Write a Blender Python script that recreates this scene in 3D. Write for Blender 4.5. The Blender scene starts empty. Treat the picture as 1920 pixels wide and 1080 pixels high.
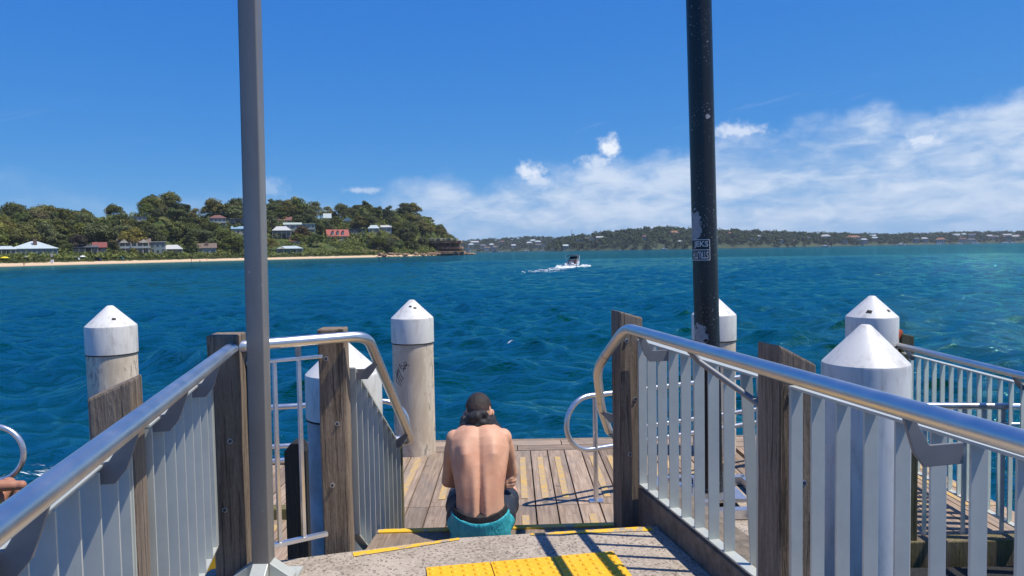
import bpy, bmesh, math, random
import numpy as np
from mathutils import Vector, Matrix, Euler, noise as mnoise

random.seed(11)
rng = np.random.default_rng(11)
scene = bpy.context.scene
COL = scene.collection
R = math.radians

# ------------------------------------------------------------------ camera
F = 1400.0                       # focal length in pixels of a 1920 wide frame
CAMZ = 1.6
PITCH, ROLL = R(2.86), R(1.0)
cam_d = bpy.data.cameras.new('camera'); cam = bpy.data.objects.new('camera', cam_d); COL.objects.link(cam)
scene.camera = cam
cam_d.sensor_width = 36.0; cam_d.lens = 36.0 * F / 1920.0
cam_d.clip_start = 0.05; cam_d.clip_end = 20000
_F = Vector((0, math.cos(PITCH), -math.sin(PITCH))); _U = Vector((0, math.sin(PITCH), math.cos(PITCH))); _X = Vector((1, 0, 0))
_R = _X * math.cos(ROLL) - _U * math.sin(ROLL); _UC = _X * math.sin(ROLL) + _U * math.cos(ROLL)
cam.matrix_world = Matrix(((_R.x, _UC.x, -_F.x, 0), (_R.y, _UC.y, -_F.y, 0), (_R.z, _UC.z, -_F.z, CAMZ), (0, 0, 0, 1)))
scene.render.resolution_x, scene.render.resolution_y = 1024, 576

# ------------------------------------------------------------------ sky, sun, exposure
SUN_EL = R(64); SUN_DIR = Vector((0.985 * math.cos(SUN_EL), -0.17 * math.cos(SUN_EL), math.sin(SUN_EL))).normalized()
world = bpy.data.worlds.new('World'); scene.world = world; world.use_nodes = True
WT = world.node_tree; WT.nodes.clear()

class G:
    """small helper to write node graphs"""
    def __init__(s, tree): s.t = tree
    def n(s, typ, inp=None, **props):
        nd = s.t.nodes.new(typ)
        for k, v in props.items(): setattr(nd, k, v)
        for k, v in (inp or {}).items():
            sock = nd.inputs[k]
            if isinstance(v, bpy.types.NodeSocket): s.t.links.new(v, sock)
            else: sock.default_value = v
        return nd
    def m(s, op, a, b=0.0, c=0.0, clamp=False):
        nd = s.n('ShaderNodeMath', {0: a, 1: b, 2: c}, operation=op); nd.use_clamp = clamp
        return nd.outputs[0]
    def vm(s, op, a, b=(0, 0, 0)):
        nd = s.n('ShaderNodeVectorMath', {0: a, 1: b}, operation=op)
        return nd.outputs[0]
    def mix(s, f, a, b, blend='MIX'):
        nd = s.t.nodes.new('ShaderNodeMix'); nd.data_type = 'RGBA'; nd.blend_type = blend
        for k, v in ((0, f), (6, a), (7, b)):
            if isinstance(v, bpy.types.NodeSocket): s.t.links.new(v, nd.inputs[k])
            else:
                if k and len(v) == 3: v = (*v, 1)
                nd.inputs[k].default_value = v
        return nd.outputs[2]
    def rng(s, v, a, b, c=0.0, d=1.0, smooth=True):
        nd = s.n('ShaderNodeMapRange', {'Value': v, 'From Min': a, 'From Max': b, 'To Min': c, 'To Max': d})
        if smooth: nd.interpolation_type = 'SMOOTHSTEP'
        return nd.outputs[0]
    def noise(s, vec, scale, detail=4.0, rough=0.55, dist=0.0):
        nd = s.n('ShaderNodeTexNoise', {'Scale': scale, 'Detail': detail, 'Roughness': rough, 'Distortion': dist})
        if vec is not None: s.t.links.new(vec, nd.inputs['Vector'])
        return nd.outputs[0]
    def mapv(s, vec, scale=(1, 1, 1), loc=(0, 0, 0)):
        return s.n('ShaderNodeMapping', {'Vector': vec, 'Scale': scale, 'Location': loc}).outputs[0]

g = G(WT)
sky = g.n('ShaderNodeTexSky', sky_type='NISHITA'); sky.sun_disc = False
sky.sun_elevation = SUN_EL; sky.sun_rotation = math.atan2(SUN_DIR.x, SUN_DIR.y)
sky.air_density = 0.6; sky.dust_density = 0.0; sky.ozone_density = 2.0; sky.altitude = 0
SKY_STRENGTH = 0.1
tc = g.n('ShaderNodeTexCoord').outputs['Generated']
sx = g.n('ShaderNodeSeparateXYZ', {0: tc})
az = g.m('ARCTAN2', sx.outputs[0], sx.outputs[1]); el = g.m('ARCSINE', sx.outputs[2])
cv = g.n('ShaderNodeCombineXYZ', {0: az, 1: el, 2: 0.0}).outputs[0]
top = g.rng(az, -0.18, 0.66, 0.082, 0.178, smooth=False)
puff = g.noise(g.mapv(cv, (9, 13, 1), (3.1, 0.4, 0)), 1.0, 9, 0.58)
edge = g.m('ADD', top, g.m('MULTIPLY', g.m('SUBTRACT', puff, 0.5), 0.13))
inside = g.rng(g.m('SUBTRACT', edge, el), -0.008, 0.036)
base_f = g.rng(el, -0.02, 0.045)
body = g.noise(g.mapv(cv, (4.6, 20, 1), (0.7, 1.3, 0)), 1.0, 8, 0.56, 0.25)
fine = g.noise(g.mapv(cv, (22, 60, 1), (5.7, 2.3, 0)), 1.0, 6, 0.6, 0.4)
bank = g.rng(az, -0.34, -0.02, 0.25, 1.0)
thick = g.rng(g.m('ADD', g.m('MULTIPLY', body, 0.75), g.m('MULTIPLY', fine, 0.35)), 0.34, 0.62)
dens = g.m('MULTIPLY', g.m('MULTIPLY', inside, base_f), g.m('MULTIPLY', bank, g.m('MULTIPLY_ADD', thick, 0.54, 0.34)), clamp=True)
# a few towering puffs standing on the edge of the bank and thin streaks higher up
pf = g.noise(g.mapv(cv, (75, 85, 1), (9.2, 4.4, 0)), 1.0, 7, 0.6)
def puff_at(a, e, ra, re):
    d = g.vm('MULTIPLY', g.vm('SUBTRACT', cv, (a, e, 0)), (1 / ra, 1 / re, 0))
    ln = g.n('ShaderNodeVectorMath', {0: d}, operation='LENGTH').outputs['Value']
    return g.rng(g.m('ADD', ln, g.m('MULTIPLY', g.m('SUBTRACT', pf, 0.5), 1.8)), 1.05, 0.15)
pz = None
for a, e, ra, re, k in ((0.028, 0.104, 0.026, 0.017, .85), (0.040, 0.090, 0.03, 0.012, .7), (0.132, 0.132, 0.019, 0.022, .95), (0.115, 0.112, 0.03, 0.016, .7), (0.290, 0.146, 0.05, 0.014, .75), (-0.315, 0.084, 0.034, 0.018, .35), (-0.19, 0.082, 0.035, 0.006, .55),
                        (0.075, 0.100, 0.03, 0.012, .4), (0.50, 0.120, 0.035, 0.012, .8), (-0.10, 0.070, 0.05, 0.006, .35), (0.065, 0.060, 0.02, 0.007, .5), (0.8, 0.15, .06, .02, .7)):
    q = g.m('MULTIPLY', puff_at(a, e, ra, re), k)
    pz = q if pz is None else g.m('MAXIMUM', pz, q)
ci = g.noise(g.mapv(g.n('ShaderNodeVectorRotate', {'Vector': cv, 'Angle': R(-14)}, rotation_type='Z_AXIS').outputs[0], (3.0, 46, 1), (2.2, 0.3, 0)), 1.0, 6, 0.6, 0.3)
cirrus = g.m('MULTIPLY', g.m('MULTIPLY', g.rng(ci, 0.60, 0.80), 0.30), g.m('MULTIPLY', g.rng(el, 0.12, 0.17), g.rng(el, 0.30, 0.20)))
dens = g.m('MAXIMUM', g.m('MAXIMUM', dens, pz), cirrus, clamp=True)
ccol = g.mix(g.rng(g.m('ADD', g.m('MULTIPLY', body, 0.5), g.m('MULTIPLY', fine, 0.5)), 0.32, 0.70), (0.36, 0.51, 0.74), (0.70, 0.78, 0.90))
ccol = g.mix(pz, ccol, (0.86, 0.90, 0.97))
# phone-camera colour response of the clear sky, the same in every direction
ss_ = g.n('ShaderNodeSeparateColor', {0: sky.outputs[0]})
chan = [g.m('MULTIPLY', g.m('POWER', ss_.outputs[i], p), k) for i, (p, k) in enumerate(((1.05, 0.32), (0.57, 1.38), (0.17, 5.0)))]
graded = g.n('ShaderNodeCombineColor', {0: chan[0], 1: chan[1], 2: chan[2]})
bg1 = g.n('ShaderNodeBackground', {'Color': graded.outputs[0], 'Strength': SKY_STRENGTH})
bg2 = g.n('ShaderNodeBackground', {'Color': ccol, 'Strength': 1.0})
ms = g.n('ShaderNodeMixShader', {0: dens, 1: bg1.outputs[0], 2: bg2.outputs[0]})
g.n('ShaderNodeOutputWorld', {0: ms.outputs[0]})

sun_d = bpy.data.lights.new('sun', 'SUN'); sun_d.energy = 5.0; sun_d.angle = R(0.53); sun_d.color = (1.0, 0.93, 0.82)
sun = bpy.data.objects.new('sun', sun_d); COL.objects.link(sun)
sun.rotation_euler = (-SUN_DIR).to_track_quat('-Z', 'Y').to_euler()

vs = scene.view_settings
vs.view_transform = 'Standard'; vs.look = 'None'; vs.exposure = 0.12; vs.gamma = 1.0; vs.use_curve_mapping = False
scene.cycles.max_bounces = 7; scene.cycles.diffuse_bounces = 3; scene.cycles.glossy_bounces = 3; scene.cycles.transparent_max_bounces = 8
scene.cycles.caustics_reflective = False; scene.cycles.caustics_refractive = False
scene.cycles.use_denoising = True

# ------------------------------------------------------------------ pixel / world bookkeeping
def ray(px, py):
    dx = (px - 960) / F; dy = -(py - 540) / F
    return _R * dx + _UC * dy + _F
def at(px, py, Y):
    """world point on the sight line of a pixel at forward distance Y"""
    d = ray(px, py); return Vector((0, 0, CAMZ)) + d * (Y / d.y)
def onz(px, py, z):
    d = ray(px, py); return Vector((0, 0, CAMZ)) + d * ((z - CAMZ) / d.z)
def proj(p):
    v = Vector(p) - Vector((0, 0, CAMZ)); w = v.dot(_F)
    return 960 + F * v.dot(_R) / w, 540 - F * v.dot(_UC) / w

# ------------------------------------------------------------------ mesh helpers
ORG = {}
class MB:
    def __init__(s): s.v = []; s.f = []; s.mi = []; s.cur = 0
    def add(s, vs, fs):
        o = len(s.v); s.v += [tuple(p) for p in vs]
        for f in fs: s.f.append(tuple(i + o for i in f)); s.mi.append(s.cur)
        return s
    def box(s, c, size, rz=0.0, M=None):
        hx, hy, hz = size[0] / 2, size[1] / 2, size[2] / 2
        vs = [Vector((x, y, z)) for z in (-hz, hz) for y in (-hy, hy) for x in (-hx, hx)]
        if rz: m = Matrix.Rotation(rz, 3, 'Z'); vs = [m @ p for p in vs]
        if M: vs = [M @ p for p in vs]
        c = Vector(c); vs = [p + c for p in vs]
        return s.add(vs, [(0, 2, 3, 1), (4, 5, 7, 6), (0, 1, 5, 4), (2, 6, 7, 3), (0, 4, 6, 2), (1, 3, 7, 5)])
    def beam(s, a, b, w, h, up=(0, 0, 1)):
        a, b = Vector(a), Vector(b); d = (b - a); L = d.length; d.normalize()
        up = Vector(up); r = d.cross(up)
        if r.length < 1e-4: r = d.cross(Vector((1, 0, 0)))
        r.normalize(); u = r.cross(d).normalized()
        vs = []
        for t in (0, L):
            for su in (-1, 1):
                for sr in (-1, 1): vs.append(a + d * t + u * su * h / 2 + r * sr * w / 2)
        return s.add(vs, [(0, 1, 3, 2), (4, 6, 7, 5), (0, 4, 5, 1), (2, 3, 7, 6), (0, 2, 6, 4), (1, 5, 7, 3)])
    def tube(s, pts, r, n=12, cap=True, closed=False):
        P = [Vector(p) for p in pts]; K = len(P)
        rr = r if hasattr(r, '__len__') else [r] * K
        T = []
        for i in range(K):
            a = P[i - 1] if (i > 0 or closed) else P[0]; b = P[(i + 1) % K] if (i < K - 1 or closed) else P[-1]
            T.append((b - a).normalized())
        ref = Vector((0, 0, 1)) if abs(T[0].z) < 0.9 else Vector((1, 0, 0))
        u = T[0].cross(ref).normalized(); vs = []
        for i in range(K):
            u = (u - T[i] * u.dot(T[i]))
            if u.length < 1e-6: u = T[i].orthogonal()
            u.normalize(); w = T[i].cross(u)
            for k in range(n):
                an = 2 * math.pi * k / n; vs.append(P[i] + (u * math.cos(an) + w * math.sin(an)) * rr[i])
        fs = []
        for i in range(K if closed else K - 1):
            j = (i + 1) % K
            for k in range(n):
                k2 = (k + 1) % n; fs.append((i * n + k, i * n + k2, j * n + k2, j * n + k))
        if cap and not closed: fs.append(tuple(range(n - 1, -1, -1))); fs.append(tuple((K - 1) * n + k for k in range(n)))
        return s.add(vs, fs)
    def lathe(s, prof, n=32, c=(0, 0, 0)):
        c = Vector(c); vs = []; K = len(prof)
        for r, z in prof:
            for k in range(n):
                a = 2 * math.pi * k / n; vs.append(c + Vector((r * math.cos(a), r * math.sin(a), z)))
        fs = [(i * n + k, i * n + (k + 1) % n, (i + 1) * n + (k + 1) % n, (i + 1) * n + k) for i in range(K - 1) for k in range(n)]
        fs.append(tuple(range(n - 1, -1, -1))); fs.append(tuple((K - 1) * n + k for k in range(n)))
        return s.add(vs, fs)
    def prism(s, poly, frame, t):
        """poly: 2D points, frame: (origin, ax, ay, an); extruded by t along an (centred)"""
        o, ax, ay, an = [Vector(q) for q in frame]; n = len(poly)
        vs = [o + ax * x + ay * y + an * k * t / 2 for k in (-1, 1) for x, y in poly]
        fs = [tuple(range(n - 1, -1, -1)), tuple(range(n, 2 * n))] + [(i, (i + 1) % n, n + (i + 1) % n, n + i) for i in range(n)]
        return s.add(vs, fs)
    def slab(s, poly, z0, z1):
        return s.prism(poly, ((0, 0, (z0 + z1) / 2), (1, 0, 0), (0, 1, 0), (0, 0, 1)), z1 - z0)
    def mesh(s, name, org=(0, 0, 0), smooth=None, bevel=0):
        me = bpy.data.meshes.new(name); o = Vector(org)
        me.from_pydata([(p[0] - o.x, p[1] - o.y, p[2] - o.z) for p in s.v], [], s.f)
        if any(s.mi): me.polygons.foreach_set('material_index', s.mi)
        bm = bmesh.new(); bm.from_mesh(me); bmesh.ops.recalc_face_normals(bm, faces=bm.faces)
        if bevel: bmesh.ops.bevel(bm, geom=[e for e in bm.edges if len(e.link_faces) == 2 and e.calc_face_angle(0) > 0.5], offset=bevel, segments=2, affect='EDGES', profile=0.6)
        bm.to_mesh(me); bm.free()
        if smooth is not None:
            me.polygons.foreach_set('use_smooth', [True] * len(me.polygons))
            me.set_sharp_from_angle(angle=R(smooth))
        me.update(); return me
    def build(s, name, mat, parent=None, smooth=None, bevel=0, mats=None, **tags):
        org = ORG.get(parent.name, Vector()) if parent else Vector(tags.pop('org', (0, 0, 0)))
        me = s.mesh(name, org, smooth, bevel)
        for mm in (mats or [mat]): me.materials.append(mm)
        o = bpy.data.objects.new(name, me); COL.objects.link(o)
        if parent: o.parent = parent; ORG[o.name] = org
        else: o.location = org; ORG[o.name] = org
        tag(o, **tags); return o

def tag(o, label=None, cat=None, group=None, kind=None):
    if label: o['label'] = label
    if cat: o['category'] = cat
    if group: o['group'] = group
    if kind: o['kind'] = kind
    return o
def thing(name, label, cat, loc, group=None, rz=0.0):
    o = bpy.data.objects.new(name, None); COL.objects.link(o); o.location = loc; o.rotation_euler.z = rz
    o.empty_display_size = 0.2; ORG[o.name] = Vector(loc); return tag(o, label, cat, group)
def inst(name, me, parent, loc=(0, 0, 0), rot=(0, 0, 0), scale=(1, 1, 1), **tags):
    o = bpy.data.objects.new(name, me); COL.objects.link(o); o.parent = parent
    o.location = loc; o.rotation_euler = rot; o.scale = scale; return tag(o, **tags)

def arc(c, a0, a1, r, ax, ay, n=8):
    c, ax, ay = Vector(c), Vector(ax), Vector(ay)
    return [c + ax * r * math.cos(a0 + (a1 - a0) * i / n) + ay * r * math.sin(a0 + (a1 - a0) * i / n) for i in range(n + 1)]
def rounded(pts, r, n=7):
    """polyline with rounded corners"""
    P = [Vector(p) for p in pts]; out = [P[0]]
    for i in range(1, len(P) - 1):
        a = (P[i - 1] - P[i]); b = (P[i + 1] - P[i]); rr = min(r, a.length * .45, b.length * .45)
        p0 = P[i] + a.normalized() * rr; p1 = P[i] + b.normalized() * rr
        for k in range(n + 1):
            t = k / n; out.append(p0 * (1 - t) ** 2 + P[i] * 2 * t * (1 - t) + p1 * t * t)
    out.append(P[-1]); return out

# ------------------------------------------------------------------ materials
MATS = {}
def material(name, fn):
    if name in MATS: return MATS[name]
    m = bpy.data.materials.new(name); m.use_nodes = True; t = m.node_tree
    t.nodes.clear(); gg = G(t); out = t.nodes.new('ShaderNodeOutputMaterial')
    bs = t.nodes.new('ShaderNodeBsdfPrincipled'); t.links.new(bs.outputs[0], out.inputs[0])
    fn(gg, bs, out); MATS[name] = m; return m
def setp(gg, bs, **kw):
    for k, v in kw.items():
        k = {'color': 'Base Color', 'rough': 'Roughness', 'metal': 'Metallic', 'normal': 'Normal', 'alpha': 'Alpha', 'ior': 'IOR', 'spec': 'Specular IOR Level'}[k]
        if isinstance(v, bpy.types.NodeSocket): gg.t.links.new(v, bs.inputs[k])
        else: bs.inputs[k].default_value = (*v, 1) if k == 'Base Color' and len(v) == 3 else v
def ocoord(gg, rand=True):
    tcn = gg.n('ShaderNodeTexCoord').outputs['Object']
    if not rand: return tcn
    r = gg.n('ShaderNodeObjectInfo').outputs['Random']
    return gg.vm('ADD', tcn, gg.n('ShaderNodeCombineXYZ', {0: gg.m('MULTIPLY', r, 37.0), 1: gg.m('MULTIPLY', r, 11.0), 2: gg.m('MULTIPLY', r, 23.0)}).outputs[0])
def bump(gg, h, strength=0.5, dist=0.01):
    return gg.n('ShaderNodeBump', {'Height': h, 'Strength': strength, 'Distance': dist}).outputs[0]

def plain(name, c, rough=0.6, metal=0.0, var=0.12, scale=6.0, bmp=0.0, randv=0.0):
    def fn(gg, bs, out):
        co = ocoord(gg); n = gg.noise(co, scale, 5, 0.6)
        k = gg.rng(n, 0.3, 0.7, 1 - var, 1 + var, smooth=False)
        if randv: k = gg.m('MULTIPLY', k, gg.rng(gg.n('ShaderNodeObjectInfo').outputs['Random'], 0, 1, 1 - randv, 1 + randv, smooth=False))
        col = gg.n('ShaderNodeVectorMath', {0: c, 3: k}, operation='SCALE').outputs[0]
        setp(gg, bs, color=col, rough=gg.rng(n, 0.3, 0.7, rough * .88, min(1, rough * 1.12), smooth=False), metal=metal)
        if bmp: setp(gg, bs, normal=bump(gg, gg.noise(co, scale * 5, 4), bmp, 0.01))
    return material(name, fn)

def f_timber(base, dark, gscale=34.0, b=0.9, moss=None):
    def fn(gg, bs, out):
        co = ocoord(gg)
        gr = gg.m('ADD', gg.m('MULTIPLY', gg.noise(gg.mapv(co, (gscale * 1.5, gscale * 1.5, 3.0)), 1.0, 7, 0.7, 0.6), 0.65), gg.m('MULTIPLY', gg.noise(gg.mapv(co, (120, 120, 30)), 1.0, 4, 0.7), 0.35))
        big = gg.noise(gg.mapv(co, (4, 4, 1.2)), 1.0, 4, 0.6)
        cr = gg.rng(gg.noise(gg.mapv(co, (gscale * 1.7, gscale * 1.7, 1.6)), 1.0, 4, 0.6, 0.8), 0.57, 0.66)
        c = gg.mix(gg.rng(gr, 0.32, 0.68), dark, base)
        c = gg.mix(gg.m('MULTIPLY', cr, 0.7), c, tuple(x * .35 for x in dark))
        c = gg.mix(gg.rng(big, 0.35, 0.7, 0, .45), c, tuple(x * 1.25 for x in base))
        if moss:
            z = gg.n('ShaderNodeSeparateXYZ', {0: gg.n('ShaderNodeTexCoord').outputs['Object']}).outputs[2]
            mk = gg.m('MULTIPLY', gg.rng(z, 0.35, 0.0), gg.rng(big, 0.3, 0.6)); c = gg.mix(mk, c, moss)
        setp(gg, bs, color=c, rough=0.85, normal=bump(gg, gg.m('SUBTRACT', gr, gg.m('MULTIPLY', cr, 0.8)), b, 0.012))
    return fn
M_timber = material('weathered_timber', f_timber((0.265, 0.210, 0.155), (0.095, 0.068, 0.048), moss=(0.16, 0.14, 0.045)))
M_timber_pale = material('pale_timber', f_timber((0.33, 0.255, 0.18), (0.13, 0.09, 0.06)))
M_timber_green = material('mossy_timber', f_timber((0.15, 0.14, 0.07), (0.05, 0.045, 0.022)))
M_timber_black = material('tarred_timber', f_timber((0.018, 0.018, 0.018), (0.008, 0.008, 0.008)))

def f_plank(gg, bs, out):
    co = ocoord(gg)
    rnd = gg.n('ShaderNodeObjectInfo').outputs['Random']
    gr = gg.noise(gg.mapv(co, (42, 2.2, 42)), 1.0, 6, 0.62, 0.5)
    big = gg.noise(gg.mapv(co, (5, 2.0, 5)), 1.0, 5, 0.62)
    st = gg.rng(gg.noise(gg.mapv(co, (9, 6, 9), (3, 1, 0)), 1.0, 5, 0.6), 0.60, 0.72)
    c = gg.mix(gg.rng(gr, 0.3, 0.7), (0.25, 0.170, 0.112), (0.46, 0.345, 0.245))
    c = gg.mix(gg.rng(big, 0.4, 0.75, 0, 0.7), c, (0.24, 0.205, 0.175))
    c = gg.mix(gg.m('MULTIPLY', st, 0.55), c, (0.07, 0.055, 0.045))
    c = gg.n('ShaderNodeHueSaturation', {'Hue': 0.5, 'Saturation': 1.0, 'Value': gg.rng(rnd, 0, 1, 0.62, 1.08, smooth=False), 'Color': c}).outputs[0]
    setp(gg, bs, color=c, rough=0.8, normal=bump(gg, gr, 0.5, 0.006))
M_plank = material('deck_timber', f_plank)

def f_strip(gg, bs, out):
    co = ocoord(gg); n = gg.noise(co, 14, 6, 0.65); n2 = gg.noise(gg.mapv(co, (60, 8, 60)), 1.0, 4)
    w = gg.rng(gg.m('ADD', gg.m('MULTIPLY', n, 0.7), gg.m('MULTIPLY', n2, 0.3)), 0.36, 0.58)
    c = gg.mix(gg.m('MULTIPLY', w, 0.92), (0.58, 0.36, 0.09), (0.40, 0.31, 0.205))
    setp(gg, bs, color=c, rough=0.85, normal=bump(gg, gg.noise(co, 300, 2), 0.5, 0.003))
M_strip = material('worn_yellow_grip', f_strip)

def f_nosing(gg, bs, out):
    co = ocoord(gg); n = gg.noise(co, 7, 7, 0.7); sp = gg.noise(co, 80, 3)
    w = gg.rng(gg.m('ADD', gg.m('MULTIPLY', n, 0.8), gg.m('MULTIPLY', sp, 0.2)), 0.50, 0.57)
    c = gg.mix(w, (0.80, 0.47, 0.025), (0.36, 0.31, 0.25))
    setp(gg, bs, color=c, rough=0.6)
M_nosing = material('worn_yellow_paint', f_nosing)
def f_tile(gg, bs, out):
    co = ocoord(gg); n = gg.noise(co, 9, 6, 0.65); d = gg.rng(gg.m('ADD', gg.m('MULTIPLY', n, .6), gg.m('MULTIPLY', gg.noise(co, 70, 4), .4)), 0.50, 0.66)
    c = gg.mix(gg.rng(n, .3, .7), (0.78, 0.41, 0.010), (0.88, 0.49, 0.016)); c = gg.mix(gg.m('MULTIPLY', d, 0.45), c, (0.40, 0.25, 0.06))
    setp(gg, bs, color=c, rough=0.5)
M_tile = material('yellow_rubber', f_tile)

def f_concrete(gg, bs, out):
    co = gg.n('ShaderNodeTexCoord').outputs['Object']
    def cells(scale, rnd=1.0):
        vz = gg.n('ShaderNodeTexVoronoi', {'Vector': co, 'Scale': scale, 'Randomness': rnd}); return vz
    v1 = cells(75); v2 = cells(48); big = gg.noise(co, 2.2, 6, 0.65); mid = gg.noise(co, 12, 5, 0.6)
    c = gg.mix(gg.rng(big, 0.3, 0.7), (0.28, 0.235, 0.185), (0.42, 0.36, 0.29))
    cc = gg.n('ShaderNodeSeparateColor', {0: v1.outputs['Color']})
    c = gg.mix(gg.m('MULTIPLY', gg.rng(cc.outputs[0], 0.55, 0.75), 0.55), c, (0.50, 0.43, 0.35))
    dark = gg.m('MULTIPLY', gg.m('GREATER_THAN', cc.outputs[1], 0.80), gg.rng(v1.outputs['Distance'], 0.55, 0.30))
    c = gg.mix(gg.m('MULTIPLY', dark, 0.85), c, (0.06, 0.05, 0.045))
    cd = gg.n('ShaderNodeSeparateColor', {0: v2.outputs['Color']})
    d2 = gg.m('MULTIPLY', gg.m('GREATER_THAN', cd.outputs[2], 0.86), gg.rng(v2.outputs['Distance'], 0.5, 0.3))
    c = gg.mix(gg.m('MULTIPLY', d2, 0.7), c, (0.16, 0.12, 0.09))
    stain = gg.rng(gg.noise(co, 4.5, 5, 0.6, 0.4), 0.63, 0.74); c = gg.mix(gg.m('MULTIPLY', stain, 0.55), c, (0.14, 0.10, 0.075))
    wh = gg.rng(gg.noise(gg.vm('ADD', co, (9, 4, 2)), 5.0, 6, 0.65), 0.70, 0.76); c = gg.mix(gg.m('MULTIPLY', wh, 0.6), c, (0.66, 0.63, 0.58))
    setp(gg, bs, color=c, rough=0.88, normal=bump(gg, gg.m('ADD', gg.m('MULTIPLY', v1.outputs['Distance'], -0.5), mid), 0.45, 0.008))
M_concrete = material('aggregate_concrete', f_concrete)
M_kerb = plain('damp_kerb_concrete', (0.17, 0.14, 0.105), 0.8, var=0.45, scale=14, bmp=0.6)

M_rail = plain('satin_aluminium_tube', (0.67, 0.67, 0.66), 0.38, 1.0, var=0.04, scale=9)
M_tube = plain('galvanised_tube', (0.66, 0.66, 0.67), 0.30, 0.85, var=0.10, scale=10)
def f_fin(gg, bs, out):
    co = ocoord(gg); n = gg.noise(co, 5, 6, 0.65); sm = gg.noise(gg.mapv(co, (40, 40, 3)), 1, 4, 0.6)
    c = gg.mix(gg.rng(n, 0.3, 0.75), (0.46, 0.49, 0.455), (0.54, 0.565, 0.52))
    c = gg.mix(gg.rng(sm, 0.62, 0.8, 0, .35), c, (0.30, 0.30, 0.29))
    setp(gg, bs, color=c, rough=0.45, metal=0.22)
M_fin = material('anodised_aluminium', f_fin)
M_bracket = plain('bracket_steel', (0.20, 0.205, 0.215), 0.55, 0.3, var=0.12)
M_bolt = plain('bolt_steel', (0.10, 0.10, 0.11), 0.4, 0.8)
M_washer = plain('washer_steel', (0.6, 0.6, 0.6), 0.35, 0.8)

def f_polepaint(gg, bs, out):
    co = gg.n('ShaderNodeTexCoord').outputs['Object']; n = gg.noise(gg.mapv(co, (3, 3, 1)), 2, 6, 0.6); sm = gg.noise(co, 26, 4)
    c = gg.mix(gg.rng(n, 0.3, 0.7), (0.175, 0.166, 0.152), (0.215, 0.205, 0.190))
    sc = gg.rng(gg.noise(gg.mapv(co, (60, 60, 30)), 1, 3), 0.70, 0.76); c = gg.mix(gg.m('MULTIPLY', sc, 0.6), c, (0.4, 0.4, 0.4))
    setp(gg, bs, color=c, rough=0.38, metal=0.1)
M_greypole = material('grey_painted_steel', f_polepaint)

def f_blackpole(gg, bs, out):
    co = gg.n('ShaderNodeTexCoord').outputs['Object']
    z = gg.n('ShaderNodeSeparateXYZ', {0: co}).outputs[2]
    dirt = gg.noise(gg.mapv(co, (3.0, 3.0, 1.4)), 1.2, 4, 0.6)
    spk = gg.noise(co, 75, 4, 0.6); thr = gg.rng(dirt, 0.36, 0.70, 0.76, 0.585, smooth=False)
    s1 = gg.m('GREATER_THAN', spk, thr)
    patch = gg.noise(gg.mapv(co, (6, 6, 4.0), (0.35, 2.1, 0.62)), 1.0, 7, 0.6)
    p1 = gg.m('GREATER_THAN', patch, 0.70)
    jag = gg.m('MULTIPLY', gg.m('SUBTRACT', gg.noise(co, 22, 6, 0.65), 0.5), 2.6)
    for (x_, z_, rx_, rz_) in ((-.090, 1.225, .045, .080), (-.115, 2.03, .030, .095), (-.036, 2.83, .016, .020)):
        dv = gg.vm('MULTIPLY', gg.vm('SUBTRACT', co, (x_, 0, z_)), (1 / rx_, 0, 1 / rz_)); ln = gg.n('ShaderNodeVectorMath', {0: dv}, operation='LENGTH').outputs['Value']
        p1 = gg.m('MAXIMUM', p1, gg.m('LESS_THAN', gg.m('ADD', ln, jag), 1.0))
    c = gg.mix(s1, (0.009, 0.010, 0.011), (0.26, 0.27, 0.27)); c = gg.mix(p1, c, gg.mix(gg.noise(co, 40, 4), (0.20, 0.20, 0.20), (0.40, 0.40, 0.39)))
    setp(gg, bs, color=c, rough=gg.m('ADD', 0.33, gg.m('MULTIPLY', gg.m('MAXIMUM', s1, p1), 0.4)), normal=bump(gg, gg.m('SUBTRACT', 1.0, gg.m('MAXIMUM', s1, p1)), 0.4, 0.002))
M_blackpole = material('peeling_black_paint', f_blackpole)

def f_cap(gg, bs, out):
    co = ocoord(gg); n = gg.noise(co, 3.2, 6, 0.65, 0.3); s = gg.noise(gg.mapv(co, (7, 7, 2.4)), 1.6, 6, 0.7)
    sc = gg.rng(gg.noise(gg.mapv(co, (30, 30, 8)), 1, 4, 0.6), 0.66, 0.74)
    st = gg.noise(gg.mapv(co, (16, 16, 0.7)), 1.0, 5, 0.65, 0.2)
    c = gg.mix(gg.rng(s, 0.46, 0.74, 0, .7), (0.66, 0.65, 0.605), (0.38, 0.36, 0.325)); c = gg.mix(gg.rng(st, 0.55, 0.72, 0, .5), c, (0.36, 0.33, 0.29)); c = gg.mix(gg.m('MULTIPLY', sc, 0.35), c, (0.3, 0.29, 0.28))
    setp(gg, bs, color=c, rough=gg.rng(n, 0.3, 0.7, 0.34, 0.5))
M_cap = material('white_fibreglass', f_cap)
def f_sleeve(gg, bs, out):
    co = ocoord(gg); n = gg.noise(gg.mapv(co, (5, 5, 1.6)), 1.0, 7, 0.68, 0.4); s = gg.noise(gg.mapv(co, (26, 26, 9)), 1, 5, 0.65)
    ve = gg.noise(gg.mapv(co, (18, 18, 0.9)), 1, 4, 0.6)
    c = gg.mix(gg.rng(n, 0.35, 0.65), (0.50, 0.415, 0.305), (0.70, 0.615, 0.48))
    c = gg.mix(gg.m('MULTIPLY', gg.rng(gg.m('MULTIPLY', n, s), 0.27, 0.36), 0.65), c, (0.17, 0.145, 0.125))
    c = gg.mix(gg.rng(ve, 0.58, 0.72, 0, .5), c, (0.68, 0.63, 0.54))
    setp(gg, bs, color=c, rough=0.75, normal=bump(gg, s, 0.3, 0.004))
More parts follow.
